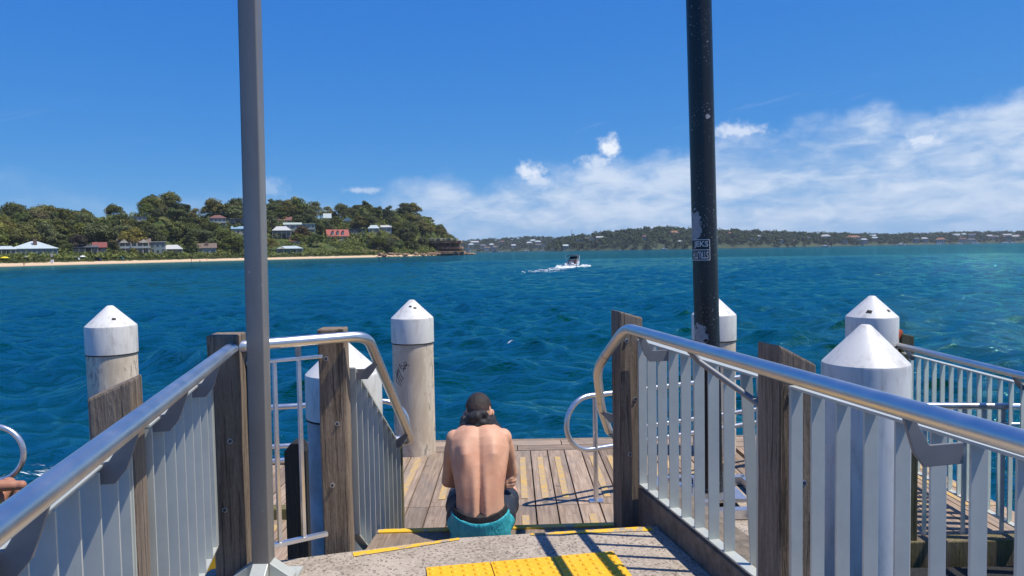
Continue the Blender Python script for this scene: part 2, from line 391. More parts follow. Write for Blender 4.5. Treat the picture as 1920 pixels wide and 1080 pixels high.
M_sleeve = material('stained_concrete_sleeve', f_sleeve)
M_sleeve_grey = plain('grey_pile_sleeve', (0.30, 0.33, 0.35), 0.6, var=0.35, scale=5)
M_hole = plain('dark_opening', (0.02, 0.018, 0.016), 0.9)
M_ink = plain('black_marker_ink', (0.03, 0.03, 0.03), 0.8)

def f_water(gg, bs, out):
    co = gg.n('ShaderNodeTexCoord').outputs['Object']
    r1 = gg.noise(gg.mapv(co, (0.8, 1.5, 1)), 1.5, 6, 0.6, 0.5)
    r2 = gg.noise(gg.mapv(co, (1.0, 1.6, 1), (4, 9, 0)), 5.5, 5, 0.6, 0.4)
    r1 = gg.m('SUBTRACT', 1.0, gg.m('ABSOLUTE', gg.m('MULTIPLY_ADD', r1, 2.6, -1.3)))
    r3 = gg.noise(gg.mapv(co, (0.75, 1.3, 1), (1, 3, 0)), 0.42, 4, 0.55, 0.6)
    r4 = gg.noise(gg.mapv(co, (0.7, 1.2, 1), (7, 5, 0)), 0.10, 3, 0.5, 0.3)
    h = gg.m('ADD', gg.m('MULTIPLY', r1, 0.125), gg.m('ADD', gg.m('MULTIPLY', r2, 0.075), gg.m('ADD', gg.m('MULTIPLY', r3, 0.80), gg.m('MULTIPLY', r4, 1.1))))
    lod = gg.n('ShaderNodeAttribute', attribute_name='lod').outputs['Fac']      # coarse mesh far off: the bump takes over the longer waves
    h = gg.m('ADD', gg.m('ADD', gg.m('MULTIPLY', r1, gg.m('MULTIPLY_ADD', lod, 0.08, 0.06)), gg.m('MULTIPLY', r2, 0.028)), gg.m('MULTIPLY', gg.m('MULTIPLY_ADD', lod, 0.85, 0.15), gg.m('ADD', gg.m('MULTIPLY', r3, 0.70), gg.m('MULTIPLY', r4, 0.7))))
    fa = gg.n('ShaderNodeAttribute', attribute_name='foam').outputs['Fac']
    fn_ = gg.noise(gg.mapv(co, (1.0, 1.9, 1), (2, 2, 0)), 1.9, 7, 0.68, 0.9)
    fm = gg.rng(gg.m('ADD', fn_, gg.m('MULTIPLY_ADD', fa, 0.36, -0.36)), 0.50, 0.60)
    fm = gg.m('MULTIPLY', fm, gg.rng(fa, 0.02, 0.25))
    patchy = gg.noise(gg.mapv(co, (0.35, 1, 1)), 0.03, 4, 0.55)
    c = gg.mix(gg.rng(patchy, 0.35, 0.65), (0.0, 0.036, 0.027), (0.0, 0.054, 0.034))
    nrm = gg.n('ShaderNodeBump', {'Height': h, 'Strength': 1.0, 'Distance': 1.0}).outputs[0]
    dif = gg.n('ShaderNodeBsdfDiffuse', {'Color': c, 'Normal': nrm}); glo = gg.n('ShaderNodeBsdfGlossy', {'Color': (0.28, 0.73, 0.67, 1), 'Roughness': 0.07, 'Normal': nrm})
    fr = gg.n('ShaderNodeFresnel', {'IOR': 1.333, 'Normal': nrm}).outputs[0]
    wat = gg.n('ShaderNodeMixShader', {0: gg.m('MULTIPLY', gg.m('POWER', fr, 1.9), 0.62), 1: dif.outputs[0], 2: glo.outputs[0]})
    fo = gg.n('ShaderNodeBsdfDiffuse', {'Color': (0.80, 0.84, 0.86, 1), 'Normal': nrm})
    al = gg.n('ShaderNodeMixShader', {0: fm, 1: wat.outputs[0], 2: fo.outputs[0]})
    gg.t.nodes.remove(bs); gg.t.links.new(al.outputs[0], out.inputs[0])
M_water = material('sea_water', f_water)

# ------------------------------------------------------------------ water
WZ = -1.25
DECKZ = -0.76
def smooth(a, b, x): t = np.clip((x - a) / (b - a), 0, 1); return t * t * (3 - 2 * t)
BOAT = Vector((10.3, 125.0, WZ)); BOAT_DIR = Vector((9.0, 37.0, 0)).normalized()
def water_surface():
    rr = np.concatenate([2.0 * 3.0 ** (np.arange(60) / 60), 6.0 * (220 / 6.0) ** (np.arange(880) / 880), 220 * (4500 / 220) ** (np.arange(131) / 130)])
    NR, NA = len(rr), 640
    aa = np.linspace(R(-58), R(58), NA)
    rad, ang = np.meshgrid(rr, aa, indexing='ij')
    x = rad * np.sin(ang); y = rad * np.cos(ang); x0, y0 = x.copy(), y.copy()
    sp = np.where(rad < 220, np.maximum(rad * 0.0041, rad * 0.0032), rad * 0.0235)
    z = np.zeros_like(x); dx = np.zeros_like(x); dy = np.zeros_like(x)
    for i in range(140):
        lam = 0.42 * (4.6 / 0.42) ** (rng.random() ** 0.9)
        th = R(-108) + rng.normal(0, 0.62)
        k = 2 * math.pi / lam; a = 0.0068 * lam * (0.75 + 0.5 * rng.random())
        a *= 1.15 if lam < 1.2 else (0.7 if lam > 2.5 else 1.0)
        att = smooth(2.0, 4.5, lam / sp)
        ph = k * (x0 * math.cos(th) + y0 * math.sin(th)) + rng.random() * 6.283
        z += att * a * np.cos(ph); q = 0.7
        dx -= att * a * q * math.cos(th) * np.sin(ph); dy -= att * a * q * math.sin(th) * np.sin(ph)
    gust = 0.75 + 0.35 * np.sin(x0 * 0.045 + y0 * 0.02 + 1.3) * np.sin(y0 * 0.06 - x0 * 0.013)
    x = x + dx * gust; y = y + dy * gust; z = z * gust
    foam = np.zeros_like(x)
    foam += 1.0 * np.exp(-(((x0 + 6.2) / 1.9) ** 2 + ((y0 - 10.3) / 1.1) ** 2)) + 0.6 * np.exp(-(((x0 + 4.0) / 2.2) ** 2 + ((y0 - 9.4) / 0.7) ** 2))
    # scattered whitecaps on a few crests
    for i in range(60):
        d = 12 * (420 / 12) ** rng.random(); a = R(-34) + R(70) * rng.random()
        cx, cy = d * math.sin(a), d * math.cos(a); w = (0.25 + 0.4 * rng.random()) * (0.5 + d / 260)
        foam = np.maximum(foam, (0.55 + .4 * rng.random()) * np.exp(-(((x0 - cx) / w) ** 2 + ((y0 - cy) / (w * 0.45)) ** 2)))
    # trailing wake of the speedboat
    bx, by = BOAT_DIR.x, BOAT_DIR.y
    t = -((x0 - BOAT.x) * bx + (y0 - BOAT.y) * by); l = (x0 - BOAT.x) * by - (y0 - BOAT.y) * bx
    wdt = 1.5 + t * 0.055
    wk = np.where((t > -3) & (t < 46), np.exp(-(l / wdt) ** 2) * (1.0 - t / 52), 0); foam = np.maximum(foam, wk)
    z = z + WZ
    verts = np.stack([x, y, z], -1).reshape(-1, 3)
    idx = np.arange(NR * NA).reshape(NR, NA)
    quads = np.stack([idx[:-1, :-1], idx[:-1, 1:], idx[1:, 1:], idx[1:, :-1]], -1).reshape(-1, 4)[:, ::-1]
    me = bpy.data.meshes.new('sea'); me.vertices.add(len(verts)); me.vertices.foreach_set('co', verts.ravel())
    me.loops.add(quads.size); me.loops.foreach_set('vertex_index', quads.ravel().astype(np.int32))
    me.polygons.add(len(quads)); me.polygons.foreach_set('loop_start', np.arange(0, quads.size, 4, dtype=np.int32))
    me.update(calc_edges=True); me.polygons.foreach_set('use_smooth', np.ones(len(quads), bool))
    at_ = me.attributes.new('foam', 'FLOAT', 'POINT'); at_.data.foreach_set('value', np.clip(foam, 0, 1).ravel().astype(np.float32))
    a2 = me.attributes.new('lod', 'FLOAT', 'POINT'); a2.data.foreach_set('value', smooth(50, 190, rad).ravel().astype(np.float32))
    me.materials.append(M_water); o = bpy.data.objects.new('sea', me); COL.objects.link(o); o['kind'] = 'structure'
water_surface()

# ------------------------------------------------------------------ left headland: beach, terrain
def lerp_tab(tab):
    xs = [a for a, _ in tab]; ys = [b for _, b in tab]
    return lambda x: float(np.interp(x, xs, ys))
shoreD = lerp_tab([(-900, 170), (-300, 235), (0, 285), (250, 345), (500, 430), (700, 505), (800, 585), (870, 655), (1000, 720)])
ridgeE = lerp_tab([(-900, 120), (-300, 110), (0, 98), (60, 104), (150, 96), (250, 108), (310, 116), (380, 100), (440, 106), (500, 94), (550, 106), (620, 88), (690, 92), (750, 86), (800, 68), (830, 44), (855, 22), (868, 6), (880, -10), (1000, -20)])
steep = lerp_tab([(0, 0), (640, 0), (740, 0.7), (800, 1), (1000, 1)])
def px_of(X, Y): return 960 + F * X / Y
def terrain(px, s):
    D = shoreD(px) + 120; k = steep(px)
    rz = max(ridgeE(px) * D / F + CAMZ - 10.5 + 4.5 * k, -3.0)
    b0, b1 = 20 - 14 * k, 38 - 26 * k
    if s < b0: return WZ - 0.35 + (1.6 * s / b0 if s > 0 else s * 0.1)
    z0 = WZ + 1.25
    t = min(1, (s - b0) / (b1 - b0)); z = z0 + (1.6 if rz > 4 else 0.4) * t
    if s > b1:
        t = min(1, (s - b1) / (95 - 20 * k)); t = t * t * (3 - 2 * t) * .55 + t * .45
        z = z + (rz - z) * t
    if s > 150: z = rz + (s - 150) * -0.10
    return z
def tpoint(px, s):
    Y = shoreD(px) + s; return Vector(((px - 960) / F * Y, Y, terrain(px, s)))
def rayhit(px, py, dz=0.0):
    """where the sight line of a pixel meets the headland"""
    r0 = ray(px, py)
    pe = 960 + F * r0.x / r0.y
    for i in range(0, 700):
        s = i * 0.4; Y = shoreD(pe) + s; z = CAMZ + r0.z / r0.y * Y
        if terrain(pe, s) + dz >= z: return Vector((r0.x / r0.y * Y, Y, z)), s
    Y = shoreD(pe) + 170; return Vector((r0.x / r0.y * Y, Y, terrain(pe, 170))), 170

def f_ground(gg, bs, out):
    co = gg.n('ShaderNodeTexCoord').outputs['Object']; n = gg.noise(co, 0.08, 6, 0.6); n2 = gg.noise(co, 0.9, 5, 0.6)
    z = gg.n('ShaderNodeSeparateXYZ', {0: co}).outputs[2]
    c = gg.mix(gg.rng(n, 0.35, 0.65), (0.045, 0.075, 0.018), (0.10, 0.11, 0.035)); c = gg.mix(gg.rng(n2, 0.4, 0.75, 0, .5), c, (0.05, 0.045, 0.02))
    sand = gg.mix(gg.noise(co, 0.5, 5), (0.56, 0.40, 0.245), (0.66, 0.50, 0.33))
    wet = gg.rng(z, WZ + 0.42, WZ + 0.12); sand = gg.mix(gg.m('MULTIPLY', wet, 0.75), sand, (0.33, 0.235, 0.14))
    zz = gg.m('ADD', z, gg.m('MULTIPLY', gg.m('SUBTRACT', gg.noise(co, 0.22, 4), 0.5), 1.0))
    c = gg.mix(gg.rng(zz, WZ + 1.35, WZ + 1.15), c, sand)
    setp(gg, bs, color=c, rough=0.95, spec=0.2)
M_ground = material('beach_and_hill_ground', f_ground)
def build_terrain(name, pxs, ss, tfun, mat, **tags):
    vs = []; fs = []; n = len(ss)
    for p in pxs:
        for s in ss: vs.append(tfun(p, s))
    for i in range(len(pxs) - 1):
        for j in range(n - 1): fs.append((i * n + j, (i + 1) * n + j, (i + 1) * n + j + 1, i * n + j + 1))
    m = MB(); m.add(vs, fs); return m.build(name, mat, smooth=180, **tags)
def tp_rough(p, s):
    q = tpoint(p, s); q.z += 0.35 * mnoise.noise(Vector((q.x * .12, q.y * .12, 0))) * min(1, max(0, (s - 8) / 30)) * 3 + 0.10 * mnoise.noise(Vector((q.x * .25, q.y * .25, 3))) * (1 if s > 0 else 0); return q
build_terrain('headland', [-700 + 10 * i for i in range(160)], [-14, -6, -2, 0, 2, 4, 6, 9, 12, 16, 20, 24, 28, 32, 38, 44, 52, 60, 70, 80, 92, 104, 118, 135, 150, 175, 210, 260, 320], tp_rough, M_ground, kind='structure')

# ------------------------------------------------------------------ far shore across the bay
farA = dict(D=lerp_tab([(700, 2500), (1080, 2450), (1100, 2450)]), E=lerp_tab([(700, 20), (860, 20), (900, 24), (960, 26), (1010, 27), (1060, 24), (1090, 10), (1100, 2)]))
farB = dict(D=lerp_tab([(1020, 1750), (1040, 1640), (1200, 1500), (1400, 1550), (1600, 1800), (1750, 2050), (1950, 2250), (2500, 2400)]),
            E=lerp_tab([(1020, -2), (1032, 12), (1050, 25), (1100, 30), (1150, 36), (1200, 40), (1240, 43), (1290, 38), (1340, 35), (1400, 34), (1450, 30), (1520, 26), (1600, 22), (1700, 20), (1800, 22), (1900, 21), (2100, 24), (2500, 22)]))
def far_z(T, p, s):
    h = T['E'](p) * (T['D'](p) + 150) / F + CAMZ - 11
    if s <= 0: return WZ - 1
    t = min(1, s / 150); t = t ** 0.75
    return max(WZ - 1.2, WZ + 0.4 + (h - WZ) * t) if s < 150 else max(WZ - 2, h - (s - 150) * 0.06)
def far_pt(T, p, s):
    Y = T['D'](p) + s; return Vector(((p - 960) / F * Y, Y, far_z(T, p, s)))
for T, a, b in ((farA, 700, 1100), (farB, 1020, 2500)):
    M_farground = plain('far_hill_ground', (0.035, 0.055, 0.025), .95, scale=.05, var=.3)
    build_terrain('far_hills', [a + (b - a) * i / 70 for i in range(71)], [-5, 0, 8, 20, 40, 60, 85, 110, 150, 200, 300, 500], lambda p, s, T=T: far_pt(T, p, s), M_farground, kind='structure')

# ------------------------------------------------------------------ concrete walkway, kerbs, steps
TA = 0.21                                             # the walkway runs 12 degrees left of the view
DV = Vector((-TA, 1, 0)).normalized(); NV = Vector((DV.y, -DV.x, 0))     # along, and to the right
FR = math.atan(TA)
def rline(Y, off=0.0): return Vector((1.697 - TA * Y, Y, 0)) + NV * off      # inner edge of the right fins
def lline(Y, off=0.0): return Vector((-0.70 - TA * Y, Y, 0)) - NV * off      # inner edge of the left fins (off = outboard)
e0, e1, e2 = onz(535, 1049, 0), onz(860, 1008, 0), onz(1224, 986, 0)
m = MB()
poly = [lline(-3.0, .25)[:2], lline(3.35, .25)[:2], (e0.x - .35, e0.y - .10), e0[:2], e1[:2], e2[:2], rline(e2.y, .0)[:2], rline(-3.0, .0)[:2]]
m.slab([tuple(p) for p in poly[::-1]], -0.30, 0.0)
walk = m.build('walkway', M_concrete, kind='structure', bevel=0.006)
m = MB(); m.slab([tuple(rline(-3, .004)[:2]), tuple(rline(-3, .26)[:2]), tuple(rline(4.52, .26)[:2]), tuple(rline(4.52, .004)[:2])], -0.32, 0.135)
m.build('kerb', M_kerb, kind='structure', bevel=0.008)
m = MB(); m.slab([tuple(lline(-3, .0)[:2]), tuple(lline(-3, .18)[:2]), tuple(lline(3.3, .18)[:2]), tuple(lline(3.3, .0)[:2])], 0.004, 0.135)
m.build('kerb', M_kerb, kind='structure', bevel=0.008)
# timber steps going down to the lower deck
def step_line(y, k): return [(-0.87 + .03 * k, y), (0.86, y + 0.06)]
st_z = [-0.15, -0.35, -0.55]
st_y = [4.635, 5.05, 5.46]
steps = thing('timber_steps', 'short flight of timber steps with yellow nosings below the concrete edge', 'steps', (0, 4.2, DECKZ))
for k in range(3):
    y0 = 3.95 if k == 0 else st_y[k - 1] - .04
    m = MB(); (xa, ya), (xb, yb) = step_line(st_y[k], k)
    if k == 0: m.slab([(xa, ya), (e0.x + .3, e0.y + .16), (e1.x, e1.y + .012), (e2.x - .05, e2.y + .012), (xb, yb)][::-1], st_z[k] - .06, st_z[k])
    else: m.slab([(xa, ya), (xa, y0), (xb, y0 + .1), (xb, yb)][::-1], st_z[k] - .06, st_z[k])
    tr = m.build('tread', M_plank, steps)
    m = MB(); m.beam((xa, ya - .03, st_z[k] + .004), (xb, yb - .03, st_z[k] + .004), 0.055, 0.010); m.build('nosing', M_nosing, tr)
    m = MB(); m.beam((xa, ya - .03, st_z[k] - .13), (xb, yb - .03, st_z[k] - .13), 0.03, 0.13); m.build('riser', M_plank, tr)
# yellow painted edge of the concrete
m = MB()
def strip(a, b, w0, w1, z=0.004):
    a, b = Vector(a), Vector(b); d = (b - a).normalized(); n_ = Vector((d.y, -d.x, 0))
    m.add([a + Vector((0, 0, z)), b + Vector((0, 0, z)), b + n_ * w1 + Vector((0, 0, z)), a + n_ * w0 + Vector((0, 0, z))], [(0, 1, 2, 3)])
pa = onz(662, 1036, 0); strip(pa + Vector((0, -.01, 0)), e1 + Vector((0, -.01, 0)), .055, .030); em = e1.lerp(e2, .36); strip(em + Vector((0.0, -.012, 0)), e2 + Vector((-.02, -.012, 0)), .022, .07)
m.build('edge_paint', M_nosing, walk)

# tactile paving: a row of yellow rubber tiles with domes
t0 = onz(798, 1067, 0); t1 = onz(1150, 1036, 0); td = (t1 - t0).normalized(); tn = Vector((td.y, -td.x, 0)); TW = (t1 - t0).length / 3
tact = thing('tactile_paving', 'yellow rubber tactile tiles with raised domes on the concrete', 'paving', t0)
mt = MB(); h = TW - .003
mt.prism([(0.003, -h), (h, -h), (h, -0.003), (0.003, -0.003)], ((0, 0, 0.006), (1, 0, 0), (0, 1, 0), (0, 0, 1)), 0.008)
nd = 6
for i in range(nd):
    for j in range(nd):
        cx = (i + .5) * TW / nd; cy = -(j + .5) * TW / nd
        mt.lathe([(0.0165, 0.009), (0.0155, 0.0125), (0.0115, 0.0152), (0.004, 0.016)], 10, (cx, cy, 0))
tile_me = mt.mesh('tile', smooth=40); tile_me.materials.append(M_tile)
for i in range(3):
    for j in range(2):
        p = td * i * TW + tn * j * TW
        inst('tile', tile_me, tact, p, (0, 0, math.atan2(td.y, td.x)))

# ------------------------------------------------------------------ lower timber deck, plank by plank
deck = bpy.data.objects.new('lower_deck', None); COL.objects.link(deck); deck['kind'] = 'structure'; ORG[deck.name] = Vector()
PW = 0.198
pl_me = {}
def plank_mesh(L, w=PW):
    key = (round(L, 3), round(w, 3))
    if key not in pl_me:
        q = MB(); q.box((0, 0, -0.03), (w - .012, L, 0.06)); me = q.mesh('plank', bevel=0.005); me.materials.append(M_plank); pl_me[key] = me
    return pl_me[key]
strip_me = {}
def grip(parent, x, y0, y1, w=0.062):
    L = round(y1 - y0, 2)
    if (L, w) not in strip_me:
        q = MB(); q.box((0, 0, 0.0035), (w, L, 0.005)); me = q.mesh('grip_strip'); me.materials.append(M_strip); strip_me[(L, w)] = me
    inst('grip_strip', strip_me[(L, w)], parent, (0, (y0 + y1) / 2 - parent.location.y, 0.0))
def lay_planks(x0, x1, y0, y1, split, strips):
    n = int(round((x1 - x0) / PW))
    for i in range(n):
        x = x0 + (i + .5) * PW; dz = random.uniform(-.003, .003)
        ys = [y0] + [s + random.choice((0, 0, .0)) for s in split] + [y1]
        for a, b in zip(ys[:-1], ys[1:]):
            p = inst('plank', plank_mesh(round(b - a - .008, 3)), deck, (x, (a + b) / 2, DECKZ + dz), (0, 0, random.uniform(-.0012, .0012)))
            for (s0, s1, sk) in strips:
                if s0 >= a and s1 <= b and random.random() < sk: grip(p, x, s0, s1)
lay_planks(-1.40, 2.60, 4.95, 8.72, [6.82], [(7.0, 8.42, .93), (5.35, 6.55, .6)])
lay_planks(2.60, 4.40, 5.88, 8.72, [], [(6.6, 7.9, .45)])
lay_planks(-3.38, -1.40, 5.0, 8.30, [6.6], [(6.9, 8.0, .55), (5.3, 6.4, .55)])
lay_planks(-7.34, -4.37, 4.6, 6.30, [], [(4.9, 6.0, .5)])
for x0, x1, y in ((-1.40, 4.40, 8.84), (-1.40, 4.40, 9.07)):     # boards laid across along the outer edge
    x = x0
    while x < x1 - .3:
        L = min(random.uniform(1.4, 2.4), x1 - x); inst('plank', plank_mesh(round(L - .01, 3), .225), deck, (x + L / 2, y, DECKZ), (0, 0, R(90))); x += L
m = MB(); m.box((1.5, 9.24, DECKZ - .115), (5.8, .10, .22)); m.build('edge_beam', M_timber_pale, deck, bevel=.01)
m = MB(); m.box((-2.39, 8.36, DECKZ - .07), (1.98, .10, .22)); m.build('edge_beam', M_timber_pale, deck, bevel=.01)
m = MB(); m.box((3.5, 5.80, DECKZ - .10), (1.8, .14, .26)); m.build('edge_beam', M_timber, deck, bevel=.01)
m = MB(); m.box((-1.9, 6.6, DECKZ + .05), (1.0, .12, .10)); m.build('kerb_beam', M_timber, deck, bevel=.01)
for y in (5.4, 6.9, 8.5):
    m = MB(); m.box((0.5, y, DECKZ - .2), (7.6, .18, .26)); m.build('joist', M_timber_black, deck)

# ------------------------------------------------------------------ piles with white cone caps
def pile(x, y, apex, dia=0.5, cap_h=0.28, cone=0.215, label='', sleeve=None, seam=True, holes=(), base=WZ - 2, marks=False):
    t = thing('mooring_pile', label, 'pile', (x, y, base), 'white capped piles around the wharf')
    r = dia / 2; zc = apex - cone; zb = zc - cap_h
    m = MB(); m.lathe([(r * .965, base), (r * .965, zb + .05)], 48, (x, y, 0)); m.build('sleeve', sleeve or M_sleeve, t, smooth=40)
    m = MB(); m.lathe([(r, zb), (r, zc - .012), (r * .985, zc + .006), (r * .14, apex - .006), (r * .10, apex), (0.004, apex)], 56, (x, y, 0))
    m.v = [(p[0], p[1], p[2]) for p in m.v]; c = m.build('cap', M_cap, t, smooth=28)
    m = MB(); m.lathe([(r * 1.004, zb - .012), (r * 1.004, zb - .002)], 48, (x, y, 0)); m.build('seam', M_hole, t, smooth=40) if seam else None
    for (a, hh, w) in holes:                       # torn slots in the cone, a is the bearing seen from the walkway
        rr = r * (1 - hh) + r * .1 * hh; z = zc + cone * hh; an = R(a)
        o = Vector((x + rr * math.sin(an), y - rr * math.cos(an), z)); ax = Vector((math.cos(an), math.sin(an), 0))
        up = Vector((-math.sin(an) * r * .9, math.cos(an) * r * .9, cone)).normalized(); nn = ax.cross(up)
        m = MB(); m.prism([(-w, -w * .6), (w * .8, -w * .8), (w, w * .5), (-w * .5, w * .8)], (o, ax, up, nn), 0.006); m.build('slot', M_hole, c)
    if marks:
        for k in range(7):
            a0 = R(-52 + 5.5 * k); z0 = 0.22 + 0.02 * k
            pts = []
            for q in range(9):
                tt = q / 8; a = a0 + R(14) * tt + R(4) * math.sin(tt * 7 + k); z = z0 - (0.16 if k < 4 else .05) * tt + .02 * math.sin(tt * 9 + k * 2)
                pts.append((x + (r * .968) * math.sin(a), y - (r * .968) * math.cos(a), z))
            m = MB(); m.tube(pts, 0.0035, 5); m.build('scrawl', M_ink, t)
    return t
pile(-4.21, 7.8, 1.10, label='white capped pile standing alone behind the sloping timber post', holes=[(38, .38, .022)])
pile(-1.13, 4.93, 1.02, label='grey sleeved pile with white cap behind the bent handrail', sleeve=M_sleeve_grey)
pile(-1.18, 8.75, 1.045, label='pile with black scrawl on its beige sleeve beside the seated man', holes=[(-3, .66, .018), (24, .58, .020)], marks=True)
pile(2.31, 8.54, 1.04, label='white capped pile half hidden behind the black pole', seam=True)
pile(3.68, 7.62, 1.075, label='white capped pile with two torn slots, behind the large near pile', holes=[(-34, .30, .030), (32, .33, .022)])
pile(2.05, 4.32, 1.135, dia=.48, cap_h=1.75, cone=.225, label='large near white pile cap just beyond the right balustrade', seam=False)

# ------------------------------------------------------------------ timber posts
def bolt(parent, p, nrm, r=.011):
    p, nrm = Vector(p), Vector(nrm)
    m = MB(); m.tube([p, p + nrm * .004], r * 1.45, 16); b = m.build('washer', M_washer, parent, smooth=40)
    m = MB(); m.tube([p + nrm * .004, p + nrm * .009], r, 6); m.build('bolt_head', M_bolt, b)
def post(c, w, z0, z1, label, rz=FR, slope=0.0, mat=None, depth=None, cant=0.0):
    """square post; slope: rise of the top towards its right side"""
    t = thing('timber_post', label, 'post', (c[0], c[1], z0)); dp = depth or w
    m = MB(); N = 6; rot = Matrix.Rotation(rz, 3, 'Z')
    vs = []
    for k in range(N + 1):
        for sx_, sy_ in ((-1, -1), (1, -1), (1, 1), (-1, 1)):
            zz = z0 + (z1 + sx_ * slope * w / 2 - z0) * k / N
            j = 0.0025 * math.sin(k * 2.3 + sx_ * 3 + sy_)
            p = rot @ Vector((sx_ * w / 2 + j, sy_ * dp / 2 + j, 0)); vs.append(Vector((c[0], c[1], zz)) + p + Vector((cant * (zz - z0), 0, 0)))
    fs = [(0, 3, 2, 1), tuple(N * 4 + i for i in range(4))]
    for k in range(N):
        for i in range(4): fs.append((k * 4 + i, k * 4 + (i + 1) % 4, k * 4 + 4 + (i + 1) % 4, k * 4 + 4 + i))
    m.add(vs, fs); me_o = m.build('timber', mat or M_timber, t, bevel=0.009)
    if w > .1:                                        # coach bolts through the face
        for zz, xx in ((z1 - .16, -.2), (z1 - .52, .15), (z1 - .86, -.1)):
            bolt(t, Vector((c[0], c[1], zz)) + rot @ Vector((xx * w, -dp / 2 + .001, 0)), rot @ Vector((0, -1, 0)), .009)
    return t
LP = lline(2.36, .085); A_ = Vector((-1.415, 3.68, 0)); B_ = Vector((-0.995, 4.12, 0)); R1 = Vector((0.705, 4.60, 0)); R2 = rline(3.03, .06)
post(LP + NV * .02, .128, -.5, 1.195, 'weathered timber post with sloping lichen top, nearest on the left', slope=.42)
post(A_, .150, -.6, 1.215, 'flat topped timber post where the left handrail bends', rz=R(3))
post(B_, .146, -.6, 1.19, 'flat topped timber post in front of the grey pile', rz=R(3), mat=M_timber_pale)
post(R1, .150, -1.2, 1.20, 'dark timber post at the far end of the right balustrade', rz=FR, slope=-.30)
post(R2, .165, -.5, 1.165, 'thick timber post between the two right balustrade panels', slope=-.52)
PC = at(744, 830, 5.3); post((PC.x, PC.y, 0), .075, -1.2, PC.z, 'thin mossy post at the foot of the stair handrail', rz=0, mat=M_timber_green)
# black bollard with a chamfered head beside the grey pile
bc = at(560, 900, 5.4); t = thing('timber_bollard', 'tarred black timber bollard with chamfered head beside the grey pile', 'bollard', (bc.x, bc.y, -1.2))
m = MB(); w = .078; zt = 1.6 - (829 - 476) * 5.4 / F
m.prism([(-w, -1.2), (w, -1.2), (w, zt - .06), (w - .05, zt), (-w + .05, zt), (-w, zt - .06)], ((bc.x, bc.y, 0), (1, 0, 0), (0, 0, 1), (0, -1, 0)), .15); m.build('shaft', M_timber_black, t, bevel=.006)

# ------------------------------------------------------------------ balustrade panels with upright fins
FIN = {}
def fin_mesh(h):
    k = round(h, 3)
    if k not in FIN:
        q = MB(); q.box((.003, 0, h / 2), (.056, .008, h)); me = q.mesh('fin', bevel=.0012); me.materials.append(M_fin); FIN[k] = me
    return FIN[k]
def fin_panel(pf, Y0, Y1, zb, zt, label, spacing=.141, side=1, bent=None, skip=()):
    """pf(Y, off): inner edge line; side=+1 right hand fence"""
    o = pf(Y0); t = thing('balustrade_panel', label, 'balustrade', (o.x, o.y, zb), 'fin balustrade panels beside the walkway')
    c0, c1 = pf(Y0, .025), pf(Y1, .025); d = c1 - c0; L = d.length; d.normalize()
    for nm, z in (('top_bar', zt), ('bottom_bar', zb)):
        m = MB(); m.beam(c0 + Vector((0, 0, z)), c1 + Vector((0, 0, z)), .054, .010); m.build(nm, M_fin, t, bevel=.0015)
    n = int(L / spacing); me = fin_mesh(zt - zb - .010)
    for i in range(n + 1):
        if i in skip: continue
        p = c0 + d * (i * (L / n) if n else 0)
        p = p + d * (.005 if i == 0 else (-.005 if i == n else 0))
        f = inst('fin', me, t, (p.x - o.x, p.y - o.y, .005), (0, 0, FR))
        if bent and i == bent: f.rotation_euler = Euler((0, R(-3.2), FR)); f.location.x += .045; f['label'] = 'fin bent sideways out of line'
    for (e, s_) in ((c0, 1), (c1, -1)):            # end plates bolted to the posts
        pe = e + d * s_ * .012
        m = MB(); m.box((pe.x, pe.y, (zb + zt) / 2), (.05, .016, zt - zb - .012), rz=FR); m.build('end_plate', M_fin, t, bevel=.001)
        for z in (zt - .13, zt - .45, zb + .10):
            q = pe - d * .008 + Vector((0, 0, z)); bolt(t, q, -d)
    return t
ZT, ZB = 1.045, 0.165
fin_panel(rline, 4.50, 3.14, ZB, ZT, 'fin balustrade panel with one bent fin in front of the black pole', bent=8)
fin_panel(rline, 2.92, 0.6, ZB, ZT, 'nearest right fin balustrade panel in front of the large pile cap')
fin_panel(lambda Y, o=0: lline(Y, o), 3.55, 2.47, ZB + .03, ZT - .01, 'left fin balustrade panel between the sloping post and the bend', side=-1)
fin_panel(lambda Y, o=0: lline(Y, o), 2.25, 0.5, ZB + .03, ZT - .01, 'nearest left fin balustrade panel below the handrail', side=-1)

# stair balustrade: fins under the falling handrail left of the steps
s0 = at(657, 690, 4.24); s1 = at(742, 832, 5.22)
t = thing('stair_balustrade', 'stair balustrade of close grey fins below the falling left handrail', 'balustrade', (s0.x, s0.y, -.8))
m = MB(); m.beam((s0.x, s0.y, s0.z), (s1.x, s1.y, s1.z), .052, .010); m.build('top_bar', M_fin, t)
dS = (s1 - s0); nS = 9; rzS = math.atan2(-dS.x, dS.y)
for i in range(nS + 1):
    p = s0 + dS * (i / nS); zb = -.02 - .78 * (i / nS)
    inst('fin', fin_mesh(1.0), t, (p.x - s0.x, p.y - s0.y, zb + .8), (0, 0, rzS), (1, 1, p.z - zb))
m = MB(); m.beam((s0.x, s0.y, -.02), (s1.x, s1.y, -.80), .052, .010); m.build('bottom_bar', M_fin, t)

